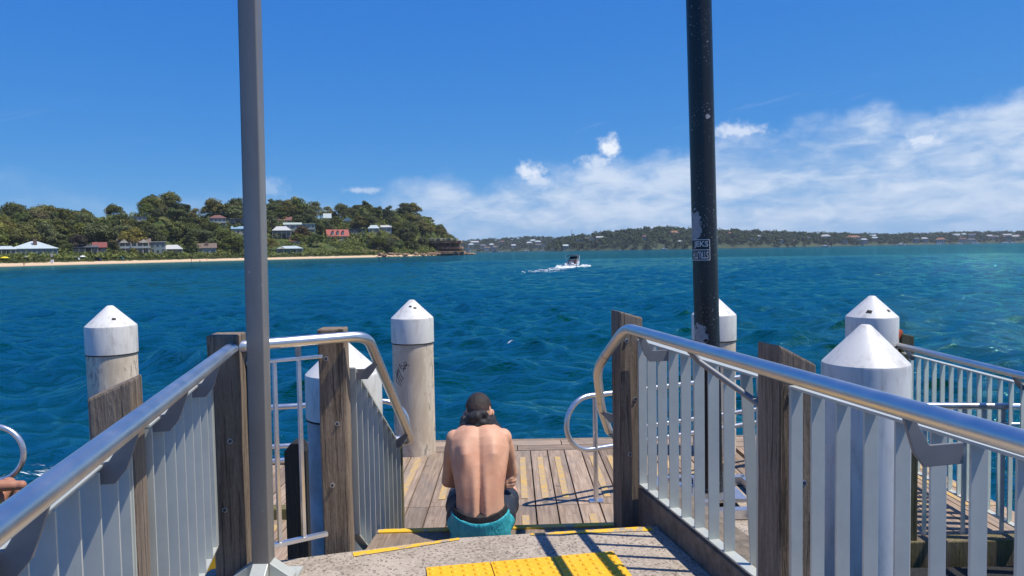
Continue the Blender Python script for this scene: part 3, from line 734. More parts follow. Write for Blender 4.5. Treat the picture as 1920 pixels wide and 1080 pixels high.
# thin barred infill between the two flat topped posts
ia, ib = Vector((-1.342, 3.72, 0)), Vector((-1.012, 3.93, 0))
t = thing('barred_infill', 'thin barred infill panel under the level left handrail', 'balustrade', (ia.x, ia.y, .12))
for nm, z, r_ in (('top_bar', 1.06, .011), ('bottom_bar', .105, .014)):
    m = MB(); m.beam(ia + Vector((0, 0, z)), ib + Vector((0, 0, z)), r_ * 2.2, r_ * 1.6); m.build(nm, M_tube, t, bevel=.003)
for k in (.04, .36, .68):
    p = ia.lerp(ib, k); m = MB(); m.box((p.x, p.y, .58), (.020, .020, .95), rz=R(45)); m.build('baluster', M_tube, t, bevel=.003)
p = ia.lerp(ib, .68); m = MB(); m.box((p.x, p.y, 1.10), (.028, .012, .10)); m.build('bracket', M_tube, t)

# ------------------------------------------------------------------ handrails
RZ = CAMZ - 0.45
RR = 0.029
def rz_at(px, py): return onz(px, py, RZ)
def bracket(parent, pr, outv, reach=.15, drop=.135):
    """cranked flat bracket from the tube (pr) out to the panel top"""
    o = Vector(pr); ax = Vector(outv); an = ax.cross(Vector((0, 0, 1)))
    poly = [(-.012, -RR + .004), (.022, -RR + .004), (.070, -drop + .030), (reach, -drop + .030), (reach, -drop - .030), (.055, -drop - .030), (.022, -drop + .01)]
    m = MB(); m.prism(poly, (o, ax, (0, 0, 1), an), .010); m.build('bracket', M_bracket, parent, bevel=.002)
# left: along the fins, bend, level to the second corner, then down the stair
La = rz_at(0, 985); Lb = rz_at(438, 650); Lc = rz_at(688, 629)
La = Lb + (La - Lb) * 1.9
Ld = at(770, 822, 5.25)
t = thing('handrail', 'left tubular metal handrail that bends and falls beside the steps', 'handrail', (La.x, La.y, RZ))
m = MB(); m.tube(rounded([La, Lb, Lc, Ld, Ld + Vector((-.02, .05, -.03)), Ld + Vector((-.12, .05, -.02))], .10, 9), RR, 20); m.build('tube', M_rail, t, smooth=50)
LN = -NV
for Y in (1.42, 2.02, 2.62, 3.25):
    k = (Y - La.y) / (Lb.y - La.y); bracket(t, La.lerp(Lb, k), LN, .15)
for k, rch in ((.18, .15), (.9, .15)):
    p = Lc.lerp(Ld, k); bracket(t, p, Vector((-1, 0, 0)), rch, .09)
for p_, d_ in ((Lb.lerp(La, .16), (La - Lb).normalized()), (Lb.lerp(Lc, .07), (Lc - Lb).normalized())):
    m = MB(); m.tube([p_, p_ + d_ * .004], RR * 1.02, 20); m.build('weld_seam', M_tube, t, smooth=50)
# right
Ra = rz_at(1920, 830); Rb = rz_at(1172, 614); Ra = Rb + (Ra - Rb) * 1.5
Rc = at(1119, 690, 4.62); Rd = at(1127, 765, 5.0); Re = at(1143, 812, 5.3)
t = thing('handrail', 'right tubular metal handrail curving down at the far post', 'handrail', (Ra.x, Ra.y, RZ))
m = MB(); m.tube(rounded([Ra, Rb, Rc, Rd, Re, Re + Vector((.12, .0, -.01))], .12, 9), RR, 20); m.build('tube', M_rail, t, smooth=50)
for Y in (1.35, 2.02, 4.02):
    k = (Y - Ra.y) / (Rb.y - Ra.y); bracket(t, Ra.lerp(Rb, k), NV, .18)
pr_ = Ra.lerp(Rb, (3.40 - Ra.y) / (Rb.y - Ra.y)); m = MB(); m.tube([pr_ - Vector((0, 0, .02)), pr_ + NV * .05 + Vector((0, 0, -.075)), R2 + Vector((-.04, .02, .90))], .014, 10); m.build('brace', M_bracket, t, smooth=50)
for p in (Rd, Rd.lerp(Re, .85)): bracket(t, p, Vector((1, 0, 0)), .14, .07)
for p_ in (Rc.lerp(Rb, .35), Rd.lerp(Rc, .2)):
    m = MB(); m.tube([p_, p_ + (Rc - Rb).normalized() * .004], RR * 1.03, 16); m.build('weld_seam', M_bracket, t)

# ------------------------------------------------------------------ grey square lamp post (left)
gb = Vector((-1.232, 3.56, 0)); tilt = R(-0.55)
t = thing('lamp_post', 'tall square grey steel post on a flanged base, left', 'post', gb)
m = MB(); w = .043
prof = []
for sx_, sy_, a0 in ((1, 1, 0), (-1, 1, 90), (-1, -1, 180), (1, -1, 270)):
    for k in range(5): a = R(a0 + 90 * k / 4); prof.append((sx_ * (w - .007) + .007 * math.cos(a), sy_ * (w - .007) + .007 * math.sin(a)))
n = len(prof); vs = [Vector((gb.x + x + math.tan(-tilt) * zz * 0 - math.tan(tilt) * zz, gb.y + y, zz)) for zz in (0.05, 6.0) for x, y in prof]
m.add(vs, [tuple(range(n)), tuple(range(n, 2 * n))] + [(i, (i + 1) % n, n + (i + 1) % n, n + i) for i in range(n)]); m.build('shaft', M_greypole, t, smooth=40)
m = MB(); m.box((gb.x, gb.y, .012), (.30, .30, .024)); m.build('base_plate', M_fin, t, bevel=.003)
for sx_, sy_ in ((1, 0), (-1, 0), (0, 1), (0, -1)):
    m = MB(); ax = Vector((sx_, sy_, 0)); m.prism([(w - .002, .024), (.148, .024), (.148, .045), (w - .002, .12)], (gb, ax, (0, 0, 1), ax.cross(Vector((0, 0, 1)))), .075); m.build('gusset', M_fin, t, bevel=.003)

# ------------------------------------------------------------------ black round pole with sticker (right)
PY = 5.60; pb = at(1333, 925, PY); pt = at(1310, 0, PY); PR = .0925
pole_dir = (pt - pb).normalized()
t = thing('lamp_post', 'tall round black post with peeling paint and a sticker', 'post', pb)
m = MB(); L = 5.2; m.tube([pb, pb + pole_dir * L], PR, 40); m.build('shaft', M_blackpole, t, smooth=50)
m = MB(); m.box((pb.x, pb.y, pb.z + .012), (.42, .42, .03)); m.build('base_plate', M_tube, t, bevel=.004)
for a in range(6):
    an = R(60 * a + 20); m = MB(); m.lathe([(.016, 0), (.016, .05), (.01, .07)], 8, (pb.x + .16 * math.cos(an), pb.y + .16 * math.sin(an), pb.z + .02)); m.build('anchor_bolt', M_tube, t)
# sticker wrapped round the shaft
M_stick = plain('sticker_black', (0.012, 0.012, 0.013), 0.35, var=.03); M_stickw = plain('sticker_print', (0.52, 0.52, 0.50), 0.45, var=.06)
zs1 = at(1315, 449, PY).z; zs0 = at(1315, 488, PY).z
def wrap(u, z, r):
    """u: arc length to the right of the facing line"""
    k = (z - pb.z) / pole_dir.z; c = pb + pole_dir * k; a = u / PR + math.atan2(-c.x, c.y) * 0
    fwd = Vector((-c.x, -c.y, 0)).normalized(); rt = Vector((-fwd.y, fwd.x, 0))
    return c + (fwd * math.cos(a) + rt * math.sin(a)) * r
SU0, SU1 = -.150, .038
def bent_sheet(mb, u0, u1, z0, z1, r, nu=24):
    o = [wrap(u0 + (u1 - u0) * i / nu, z, r) for z in (z0, z1) for i in range(nu + 1)]
    mb.add(o, [(i, i + 1, nu + 2 + i, nu + 1 + i) for i in range(nu)])
stt = thing('sticker', 'black sticker with grey lettering wrapped round the black pole', 'sticker', wrap(0, zs0, PR))
m = MB(); bent_sheet(m, SU0, SU1, zs0, zs1, PR + .001); m.build('backing', M_stick, stt, smooth=60)
m = MB(); bw = .0055; zm = (zs0 + zs1) / 2
bent_sheet(m, SU0, SU1 - .006, zs1 - bw, zs1, PR + .002); bent_sheet(m, SU0, SU1 - .006, zs0, zs0 + bw, PR + .002)
bent_sheet(m, SU0 + .004, SU1 - bw - .003, zm - .003, zm + .003, PR + .002); bent_sheet(m, SU1 - bw, SU1, zs0 + .006, zs1 - .006, PR + .002, 3)
for za, zb_, s_ in ((zs1, zs1 - .008, 1), (zs0, zs0 + .008, 1)): bent_sheet(m, SU1 - .009, SU1 - .002, min(za, zb_), max(za, zb_), PR + .0019, 2)
m.build('border', M_stickw, stt)
def lettering(text, u_right, z0, h, flip, width):
    cu = bpy.data.curves.new('txt', 'FONT'); cu.body = text; cu.size = 1.0; cu.resolution_u = 4; cu.offset = 0.022
    to = bpy.data.objects.new('txt', cu); COL.objects.link(to)
    dg = bpy.context.evaluated_depsgraph_get(); me = bpy.data.meshes.new_from_object(to.evaluated_get(dg)); bpy.data.objects.remove(to)
    bm = bmesh.new(); bm.from_mesh(me); bmesh.ops.triangulate(bm, faces=bm.faces); bmesh.ops.subdivide_edges(bm, edges=[e for e in bm.edges if e.calc_length() > .12], cuts=2); bm.to_mesh(me); bm.free()
    xs = [v.co.x for v in me.vertices]; ys = [v.co.y for v in me.vertices]; x0, x1, y0, y1 = min(xs), max(xs), min(ys), max(ys)
    for v in me.vertices:
        fx = (v.co.x - x0) / (x1 - x0); fy = (v.co.y - y0) / (y1 - y0)
        if flip: fx, fy = 1 - fx, 1 - fy
        p = wrap(u_right - width * (1 - fx), z0 + h * fy, PR + .0022); v.co = p - ORG[stt.name]
    me.materials.append(M_stickw); inst('lettering', me, stt)
lettering('JEKS', SU1 - .013, zm + .011, zs1 - zm - .024, False, .112)
lettering('STRUTH', SU1 - .013, zs0 + .013, zm - zs0 - .024, True, .128)

# footing under the black pole and the clutter of steel on it
M_agg = material('footing_concrete', f_concrete)
m = MB(); m.slab([(.98, 4.72), (1.95, 4.60), (1.95, 6.05), (.98, 6.05)], -1.1, -.33); ft = m.build('footing', M_agg, kind='structure', bevel=.02)
fz = pb.z
t = thing('steel_base_frame', 'low galvanised steel frame around the foot of the black pole', 'frame', (pb.x, pb.y, -.33))
for a, b in (((1.12, 5.22), (1.86, 5.22)), ((1.12, 5.98), (1.86, 5.98)), ((1.12, 5.22), (1.12, 5.98)), ((1.86, 5.22), (1.86, 5.98)), ((1.4, 5.22), (1.4, 5.98))):
    m = MB(); m.beam((*a, -.29), (*b, -.29), .07, .07); m.build('channel', M_tube, t, bevel=.004)
m = MB(); m.tube([(1.66, 5.12, -.30), (1.74, 5.0, -.30), (1.84, 4.86, -.28)], .02, 10); m.build('loose_pipe', M_tube, t, smooth=50)

# ------------------------------------------------------------------ lower deck rails with rounded ends
TR = .024
def loop_rail(p, q, ztop, zmid, zlow, label, posts, ext=.16):
    """p: end with the rounded return, q: far end; rails at three heights"""
    p, q = Vector((p[0], p[1], 0)), Vector((q[0], q[1], 0)); d = (q - p).normalized(); up = Vector((0, 0, 1))
    t = thing('deck_railing', label, 'railing', (p.x, p.y, DECKZ))
    rad = (ztop - zlow) / 2; c = p + up * (ztop + zlow) / 2
    pts = [q + up * ztop] + arc(c, R(90), R(270), rad, d, up, 16) + [q + up * zlow]
    m = MB(); m.tube(pts, TR, 14); m.build('looped_tube', M_tube, t, smooth=50)
    m = MB(); m.tube([p + d * .5 + up * zmid, q + up * zmid], TR * .9, 12); m.build('middle_tube', M_tube, t, smooth=50)
    for k in posts:
        b = p + d * k; m = MB(); m.tube([b + up * DECKZ, b + up * (ztop - TR)], TR * .95, 12); s_ = m.build('upright', M_tube, t, smooth=50)
        m = MB(); m.box((b.x, b.y, DECKZ + .008), (.13, .10, .012)); m.build('foot_plate', M_tube, s_, bevel=.002)
loop_rail((0.70, 6.86), (3.2, 8.15), .245, -.12, -.26, 'deck railing with a rounded end rising beside the right post', (.06, 1.1, 2.2))
loop_rail((-1.22, 6.78), (-3.3, 6.36), .245, -.11, -.24, 'deck railing with a rounded end behind the left balustrade', (.30, 1.2, 2.1))
lp = at(-12, 850, 6.4); loop_rail((lp.x, lp.y), (lp.x - 2.0, lp.y - .25), 1.6 - (802 - 487) * 6.4 / F, -.05, 1.6 - (908 - 487) * 6.4 / F, 'deck railing with a rounded end at the left edge beside the reclining person', (.7, 1.8))

# barred balustrade on the near edge of the right deck
YB = 5.90
t = thing('barred_balustrade', 'barred balustrade with a bright top tube along the right deck edge', 'balustrade', (2.45, YB, DECKZ))
za = 1.6 - (765 - 459) * YB / F; 
m = MB(); m.tube([(2.42, YB, za + .02), (4.9, YB, za - .045)], .026, 14); m.build('top_tube', M_tube, t, smooth=50)
m = MB(); m.tube([(3.72, YB - .02, za - .155), (4.9, YB - .02, za - .175)], .014, 10); m.build('middle_tube', M_tube, t, smooth=50)
m = MB(); m.box((3.6, YB, -.875), (2.4, .04, .03)); m.build('bottom_bar', M_fin, t)
for k in range(14):
    x = 2.50 + k * .156; m = MB(); m.box((x, YB, (za - .86) / 2), (.032, .012, za + .86)); m.build('baluster', M_fin, t, bevel=.001)
pp = at(1710, 900, 5.78); post((pp.x, pp.y, 0), .062, -1.4, .16, 'slim mossy post right of the large pile cap', rz=0, mat=M_timber_green)

# far right fence with blue grey panels, timber posts and orange pipes
FX = 3.88; FZ = .585
t = thing('far_balustrade', 'far right balustrade of blue grey fins along the deck side', 'balustrade', (FX, 7.5, DECKZ))
m = MB(); m.tube([(FX - .02, 7.75, FZ), (FX - .02, 3.6, FZ)], RR, 16); m.build('handrail', M_rail, t, smooth=50)
m = MB(); m.box((FX + .06, 5.6, FZ - .085), (.05, 4.1, .012)); m.build('top_bar', M_fin, t)
m = MB(); m.box((FX + .06, 5.6, DECKZ + .12), (.05, 4.1, .012)); m.build('bottom_bar', M_fin, t)
k = 0
y = 7.62
while y > 3.7:
    if not (5.50 < y < 5.66): inst('fin', fin_mesh(1.0), t, (FX + .06 - FX, y - 7.5, .13), (0, 0, R(38)), (1.6, 1, FZ - .09 - DECKZ - .13))
    y -= .135
for y in (7.3, 5.72): bracket(t, (FX - .02, y, FZ), (1, 0, 0), .09, .10)
M_orange = plain('orange_plastic_pipe', (0.62, 0.115, 0.03), 0.5, var=.25, scale=14); M_pipew = plain('white_plastic_pipe', (0.7, 0.68, 0.64), 0.5)
for (py_, lab) in ((7.55, 'timber post with an orange pipe end beside the far pile'), (5.52, 'timber post with orange and white pipes at the right edge')):
    post((FX + .10, py_, 0), .13, -1.3, FZ + .10, lab, rz=0, slope=-.25, mat=M_timber_green)
    a = Vector((FX - .035, py_ - .05, FZ - .03)); t = thing('orange_pipe', 'short orange plastic pipe on the ' + ('far fence post near the slotted pile' if py_ > 6 else 'fence post at the right edge'), 'pipe', a)
    m = MB(); m.tube([a + Vector((-.01, 0, -.12)), a + Vector((.01, 0, .09)), a + Vector((.07, .02, .17))], .038, 14); m.build('pipe_body', M_orange, t, smooth=50)
    if py_ < 6:
        a = Vector((FX + .20, py_ - .10, FZ + .0)); t = thing('white_pipe', 'short white plastic pipe leaning on the right edge fence post', 'pipe', a)
        m = MB(); m.tube([a, a + Vector((.10, -.02, .10))], .03, 14, cap=False); m.tube([a + Vector((.10, -.02, .10)), a], .024, 14, cap=False); m.build('pipe_body', M_pipew, t, smooth=50)
# yellow corroded edge block below the left bend
t0_ = at(392, 1050, 3.95); t = thing('edge_block', 'corroded yellow painted concrete block at the foot of the bent rail post', 'block', (t0_.x, t0_.y, -.1))
m = MB(); m.box((t0_.x, t0_.y, -.06), (.16, .30, .24), rz=FR); m.build('painted_block', M_nosing, t, bevel=.01)

# ------------------------------------------------------------------ people
def f_skin(base, red):
    def fn(gg, bs, out):
        co = ocoord(gg, False); n = gg.noise(co, 7, 5, 0.6); n2 = gg.noise(co, 45, 4, 0.6)
        c = gg.mix(gg.rng(n, 0.35, 0.7), base, red); c = gg.mix(gg.rng(n2, 0.45, 0.75, 0, .25), c, tuple(x * .8 for x in red))
        mole = gg.n('ShaderNodeTexVoronoi', {'Vector': co, 'Scale': 11.0}); mk = gg.m('LESS_THAN', mole.outputs['Distance'], 0.022)
        c = gg.mix(gg.m('MULTIPLY', mk, 0.75), c, (0.12, 0.05, 0.03))
        setp(gg, bs, color=c, rough=0.62, normal=bump(gg, gg.m('ADD', gg.noise(co, 160, 3), gg.m('MULTIPLY', gg.noise(co, 26, 3), 1.5)), 0.16, 0.004))
        bs.inputs['Subsurface Weight'].default_value = 0.12; bs.inputs['Subsurface Radius'].default_value = (0.012, 0.005, 0.003); bs.inputs['Subsurface Scale'].default_value = 1.0
    return fn
M_skin = material('skin', f_skin((0.66, 0.375, 0.245), (0.60, 0.300, 0.190)))
M_skin_tan = material('tanned_skin', f_skin((0.42, 0.20, 0.12), (0.36, 0.15, 0.085)))
def f_hair(gg, bs, out):
    co = ocoord(gg, False); n = gg.noise(gg.mapv(co, (220, 220, 90)), 1.0, 3, 0.6)
    setp(gg, bs, color=gg.mix(n, (0.010, 0.007, 0.006), (0.050, 0.034, 0.026)), rough=0.55, normal=bump(gg, n, 0.8, 0.006))
M_hair = material('dark_hair', f_hair)
HAIR_AX = Matrix.Rotation(R(-33), 3, 'X') @ Matrix.Rotation(R(-4), 3, 'Z') @ Vector((0, 0, 1))
def f_fade(gg, bs, out):
    co = ocoord(gg, False); n = gg.noise(gg.mapv(co, (240, 240, 120)), 1.0, 4, 0.6); big = gg.noise(co, 28, 3)
    hgt = gg.n('ShaderNodeVectorMath', {0: gg.vm('SUBTRACT', co, (0.004, 0.350, 0.700)), 1: HAIR_AX}, operation='DOT_PRODUCT').outputs['Value']
    k = gg.rng(gg.m('ADD', hgt, gg.m('MULTIPLY', gg.m('SUBTRACT', big, .5), .03)), -.02, .055)
    crop = gg.mix(n, (0.030, 0.018, 0.014), (0.110, 0.064, 0.047)); thick_ = gg.mix(n, (0.006, 0.004, 0.004), (0.040, 0.027, 0.021))
    setp(gg, bs, color=gg.mix(k, crop, thick_), rough=0.6, normal=bump(gg, n, 0.9, 0.006))
M_fade = material('cropped_hair', f_fade)
def f_cloth(c1, c2, sc=25):
    def fn(gg, bs, out):
        co = ocoord(gg, False); n = gg.noise(gg.mapv(co, (sc, sc, sc * .5)), 1.0, 5, 0.6, 0.8)
        setp(gg, bs, color=gg.mix(gg.rng(n, .3, .7), c1, c2), rough=0.7, normal=bump(gg, n, 0.5, 0.01))
    return fn
M_towel = material('black_cloth', f_cloth((0.008, 0.008, 0.010), (0.022, 0.022, 0.026)))
M_band = material('black_waistband', f_cloth((0.010, 0.010, 0.012), (0.03, 0.03, 0.033), 60))
def f_shorts(gg, bs, out):
    co = ocoord(gg, False); x = gg.n('ShaderNodeSeparateXYZ', {0: co})
    n = gg.noise(gg.mapv(co, (20, 20, 12)), 1.0, 4, 0.6, 0.7); cr = gg.noise(gg.mapv(co, (30, 30, 7)), 1.0, 3, 0.6, 1.2)
    teal = gg.mix(gg.rng(n, .3, .7), (0.020, 0.34, 0.41), (0.045, 0.46, 0.52))
    navy = gg.mix(n, (0.010, 0.014, 0.024), (0.020, 0.025, 0.040))
    b = gg.m('ADD', x.outputs[1], gg.m('MULTIPLY', gg.m('SUBTRACT', x.outputs[2], 0.06), 0.62))
    c = gg.mix(gg.m('GREATER_THAN', b, 0.068), teal, navy)
    setp(gg, bs, color=c, rough=0.55, normal=bump(gg, gg.m('ADD', n, cr), 0.7, 0.014))
M_shorts = material('teal_and_navy_shorts', f_shorts)

def ring_loft(mb, rings, n=28):
    """rings: (centre, ax, ay, a, b_front, b_back, power, back_fn)"""
    vs = []
    for (c, ax, ay, a, bf, bb, pw, fn) in rings:
        for k in range(n):
            th = 2 * math.pi * k / n; cs, sn = math.cos(th), math.sin(th)
            x = a * math.copysign(abs(cs) ** pw, cs); y = (bf if sn > 0 else bb) * math.copysign(abs(sn) ** pw, sn)
            if fn and sn < 0: y += fn(x / a) * -1
            vs.append(Vector(c) + Vector(ax) * x + Vector(ay) * y)
    K = len(rings)
    fs = [(i * n + k, i * n + (k + 1) % n, (i + 1) * n + (k + 1) % n, (i + 1) * n + k) for i in range(K - 1) for k in range(n)]
    fs += [tuple(range(n - 1, -1, -1)), tuple((K - 1) * n + k for k in range(n))]
    mb.add(vs, fs)
def blob(mb, c, rx, ry, rz_, M=None, n=16):
    vs = []; fs = []
    for i in range(1, n):
        ph = math.pi * i / n
        for k in range(n * 2):
            th = math.pi * k / n; p = Vector((rx * math.sin(ph) * math.cos(th), ry * math.sin(ph) * math.sin(th), rz_ * math.cos(ph)))
            vs.append(Vector(c) + ((M @ p) if M else p))
    m2 = n * 2
    for i in range(n - 2):
        for k in range(m2): fs.append((i * m2 + k, i * m2 + (k + 1) % m2, (i + 1) * m2 + (k + 1) % m2, (i + 1) * m2 + k))
    fs += [tuple(range(m2)), tuple((n - 2) * m2 + k for k in range(m2 - 1, -1, -1))]
    mb.add(vs, fs)
def limb(mb, pts, rad, n=16, sub=5):
    """tapered limb through joints with bulged segments"""
    P = [Vector(p) for p in pts]; out = []; rr = []
    for i in range(len(P) - 1):
        for k in range(sub):
            t = k / sub; out.append(P[i].lerp(P[i + 1], t)); bulge = 1 + 0.10 * math.sin(math.pi * min(1, t * 1.6)) if t < .62 else 1
            rr.append((rad[i] * (1 - t) + rad[i + 1] * t) * bulge)
    out.append(P[-1]); rr.append(rad[-1])
    mb.tube(out, rr, n); blob(mb, out[0], rr[0], rr[0], rr[0], n=8); blob(mb, out[-1], rr[-1], rr[-1], rr[-1], n=8)
    for i in range(1, len(P) - 1): blob(mb, P[i], rad[i], rad[i], rad[i], n=8)
def hand(mb, wrist, fwd, side, nrm, s=1.0, curl=0.7):
    """palm and five fingers; fwd: towards the fingers, side: towards the thumb, nrm: back of the hand"""
    w, f, sd, nm = Vector(wrist), Vector(fwd).normalized(), Vector(side).normalized(), Vector(nrm).normalized()
    rings = []
    for t, a, b in ((0.0, .026, .020), (.03, .034, .019), (.06, .040, .017), (.085, .041, .014)):
        rings.append((w + f * t * s, sd, nm, a * s, b * s, b * s, .85, None))
    ring_loft(mb, rings, 16)
    for i, (off, ln) in enumerate(((.030, .070), (.011, .080), (-.009, .074), (-.028, .058))):
        p = w + f * .078 * s + sd * off * s; pts = [p]; d = f.copy(); ax = f.cross(nm)
        for k, part in enumerate((.46, .30, .24)):
            ang = curl * (0.45, 0.75, 0.55)[k]; d = (d * math.cos(ang) - nm * math.sin(ang)).normalized() if k == 0 else (d * math.cos(ang) + (d.cross(sd) if True else d) * math.sin(ang) * (1 if (d.cross(sd)).dot(nm) < 0 else -1)).normalized()
            pts.append(pts[-1] + d * ln * part * s)
        mb.tube(pts, [.0095 * s, .0092 * s, .0085 * s, .0072 * s], 8); blob(mb, pts[-1], .0072 * s, .0072 * s, .0072 * s, n=6)
    p = w + f * .025 * s + sd * .026 * s; q = p + (f * .6 + sd * .75 - nm * .25).normalized() * .038 * s; r_ = q + (f * .9 + sd * .25 - nm * .4).normalized() * .032 * s
    mb.tube([p, q, r_], [.0125 * s, .0105 * s, .0085 * s], 8); blob(mb, r_, .0085 * s, .0085 * s, .0085 * s, n=6)
def foot(mb, ankle, fwd, s=1.0):
    a = Vector(ankle); f = Vector(fwd).normalized(); sd = Vector((f.y, -f.x, 0)); up = Vector((0, 0, 1)); rings = []
    for t, w, hh in ((-.06, .028, .030), (-.02, .036, .045), (.05, .042, .036), (.12, .048, .022), (.17, .044, .015), (.20, .026, .010)):
        rings.append((a + f * t * s + up * (hh - .075) * s, sd, up, w * s, hh * s, hh * s, .8, None))
    ring_loft(mb, rings, 14)
def body_object(name, mb, mat, parent, voxel, smooth_it=6):
    o = mb.build(name, mat, parent, smooth=180)
    r = o.modifiers.new('remesh', 'REMESH'); r.mode = 'VOXEL'; r.voxel_size = voxel; r.use_smooth_shade = True
    s = o.modifiers.new('smooth', 'SMOOTH'); s.factor = 0.5; s.iterations = smooth_it
    return o

def seated_man(loc):
    t = thing('person', 'shirtless man in teal shorts sitting hunched on the step, seen from behind', 'person', loc)
    L = Vector(loc); X, Y, Z = Vector((1, 0, 0)), Vector((0, 1, 0)), Vector((0, 0, 1))
    mb = MB()
    # torso: spine curve hunched forward, furrow along the spine and raised shoulder blades
    spine = [(-.01, .03, .165, .115), (.05, .012, .172, .118), (.11, .0, .165, .112), (.165, -.002, .152, .104), (.215, .002, .1455, .100), (.265, .010, .1445, .100), (.315, .024, .150, .103),
             (.365, .043, .160, .107), (.415, .066, .170, .111), (.465, .094, .181, .113), (.515, .122, .188, .113), (.555, .146, .186, .108), (.588, .170, .174, .098), (.612, .196, .148, .084), (.630, .222, .100, .066)]
    rings = []
    for i, (z, y, a, b) in enumerate(spine):
        j0, j1 = max(0, i - 1), min(len(spine) - 1, i + 1)
        tv = Vector((0, spine[j1][1] - spine[j0][1], spine[j1][0] - spine[j0][0])).normalized(); fy = X.cross(tv) * -1; fy = Vector((0, tv.z, -tv.y))
        blade = math.exp(-((z - .475) / .060) ** 2); low = math.exp(-((z - .17) / .10) ** 2); mid = math.exp(-((z - .32) / .14) ** 2); trap = math.exp(-((z - .57) / .05) ** 2)
        def fn(u, blade=blade, low=low, mid=mid, trap=trap):
            au = abs(u)
            v = .030 * blade * math.exp(-((au - .50) / .20) ** 2) - .010 * blade * math.exp(-((au - .80) / .10) ** 2)
            v -= (.011 * mid + .013 * low + .006 * blade + .004) * math.exp(-(au / .085) ** 2)
            v += (.008 * mid + .010 * low) * math.exp(-((au - .25) / .13) ** 2)
            v += .010 * trap * math.exp(-((au - .35) / .25) ** 2)
            return v
        rings.append((Vector((0, y, z)) + L, X, fy, a, b, b * .98, .86, fn))
    ring_loft(mb, rings, 64)
    # neck and head bowed forward
    limb(mb, [L + Vector((0, .205, .58)), L + Vector((0, .265, .635)), L + Vector((0, .320, .68))], [.064, .057, .056], 20)
    HC = L + Vector((.004, .350, .700)); HM = Matrix.Rotation(R(-33), 3, 'X') @ Matrix.Rotation(R(-4), 3, 'Z')
    blob(mb, HC, .080, .100, .105, HM, 24); blob(mb, HC + HM @ Vector((0, -.018, .012)), .0805, .086, .093, HM, 20)
    blob(mb, HC + HM @ Vector((0, .040, -.060)), .052, .058, .058, HM, 16)           # jaw
    blob(mb, HC + HM @ Vector((0, .100, -.022)), .013, .020, .022, HM, 8)           # nose
    blob(mb, HC + HM @ Vector((0, .078, .018)), .050, .018, .014, HM, 10)           # brow
    blob(mb, HC + HM @ Vector((0, .088, -.062)), .024, .012, .009, HM, 8)           # mouth
    for sx_ in (-1, 1):
        EM = HM @ Matrix.Rotation(R(24 * sx_), 3, 'Z')
        blob(mb, HC + HM @ Vector((.092 * sx_, -.012, -.012)), .008, .017, .026, EM, 10); blob(mb, HC + HM @ Vector((.086 * sx_, .0, -.036)), .010, .013, .014, EM, 8)
    # shoulders and arms: the left hand crosses over and grips by the right elbow
    for sx_ in (-1, 1):
        blob(mb, L + Vector((.152 * sx_, .165, .574)), .056, .060, .062, n=14)
        blob(mb, L + Vector((.100 * sx_, .164, .592)), .082, .056, .044, Matrix.Rotation(R(-4 * sx_), 3, 'Y'), n=14)
    limb(mb, [L + Vector((-.160, .175, .545)), L + Vector((-.203, .255, .285))], [.050, .040], 18, 8)
    limb(mb, [L + Vector((-.203, .255, .285)), L + Vector((-.08, .325, .262)), L + Vector((.085, .262, .262))], [.042, .040, .028], 18, 6)
    limb(mb, [L + Vector((.162, .175, .545)), L + Vector((.205, .258, .325))], [.050, .040], 18, 8)
    limb(mb, [L + Vector((.205, .258, .325)), L + Vector((.10, .40, .285)), L + Vector((-.03, .46, .265))], [.042, .038, .028], 18, 6)
    hand(mb, L + Vector((.098, .248, .262)), (.93, -.36, .06), (.05, .0, 1), (-.30, -.90, .12), 1.0, .85)
    hand(mb, L + Vector((-.03, .46, .265)), (-.95, .20, -.1), (.1, .3, 1), (0, 0.8, .5), .98, .6)
    # legs
    for sx_ in (-1, 1):
        kx = .195 if sx_ > 0 else -.150
        limb(mb, [L + Vector((.092 * sx_, .05, .085)), L + Vector((kx, .47, .125))], [.092, .062], 20, 8)
        limb(mb, [L + Vector((kx, .47, .125)), L + Vector((kx * .98, .545, -.08)), L + Vector((kx * .95, .63, -.325))], [.060, .054, .036], 18, 6)
        foot(mb, L + Vector((kx * .95, .63, -.327)), (.12 * sx_, 1, 0))
    b = body_object('body', mb, M_skin, t, .0058, 5)
    # hair: thick crown and a cropped fade at the back and sides
    mb = MB(); blob(mb, HC + HM @ Vector((0, -.012, .020)), .0835, .098, .0985, HM, 28)
    q = MB(); keep = {}
    inv = HM.inverted()
    def cut(src, test):
        m_ = MB(); idx = {}
        for f in src.f:
            if all(test(inv @ (Vector(src.v[i]) - HC)) for i in f):
                nf = []
                for i in f:
                    if i not in idx:
                        p = Vector(src.v[i]); dd = (p - HC).normalized(); hz_ = (inv @ (p - HC)).z; p = p + dd * (max(0, hz_ - .01) * .10 - max(0, -.02 - hz_) * .10 + .0035 * mnoise.noise(p * 95) + .0045 * max(0, hz_ + .02) / .1 * mnoise.noise(p * 260)); idx[i] = len(m_.v); m_.v.append(tuple(p))
                    nf.append(idx[i])
                m_.f.append(tuple(nf)); m_.mi.append(0)
        return m_
    hair = cut(mb, lambda p: p.z > -.074 + .55 * max(0, p.y + .01) and p.y < .075 and not (abs(p.x) > .066 and p.z < .020 and p.y > -.050))
    ho = hair.build('hair', M_fade, t, smooth=180); so = ho.modifiers.new('solid', 'SOLIDIFY'); so.thickness = .003; ho.modifiers.new('sub', 'SUBSURF').render_levels = 1
    # dark garment slung round the neck
    mb = MB()
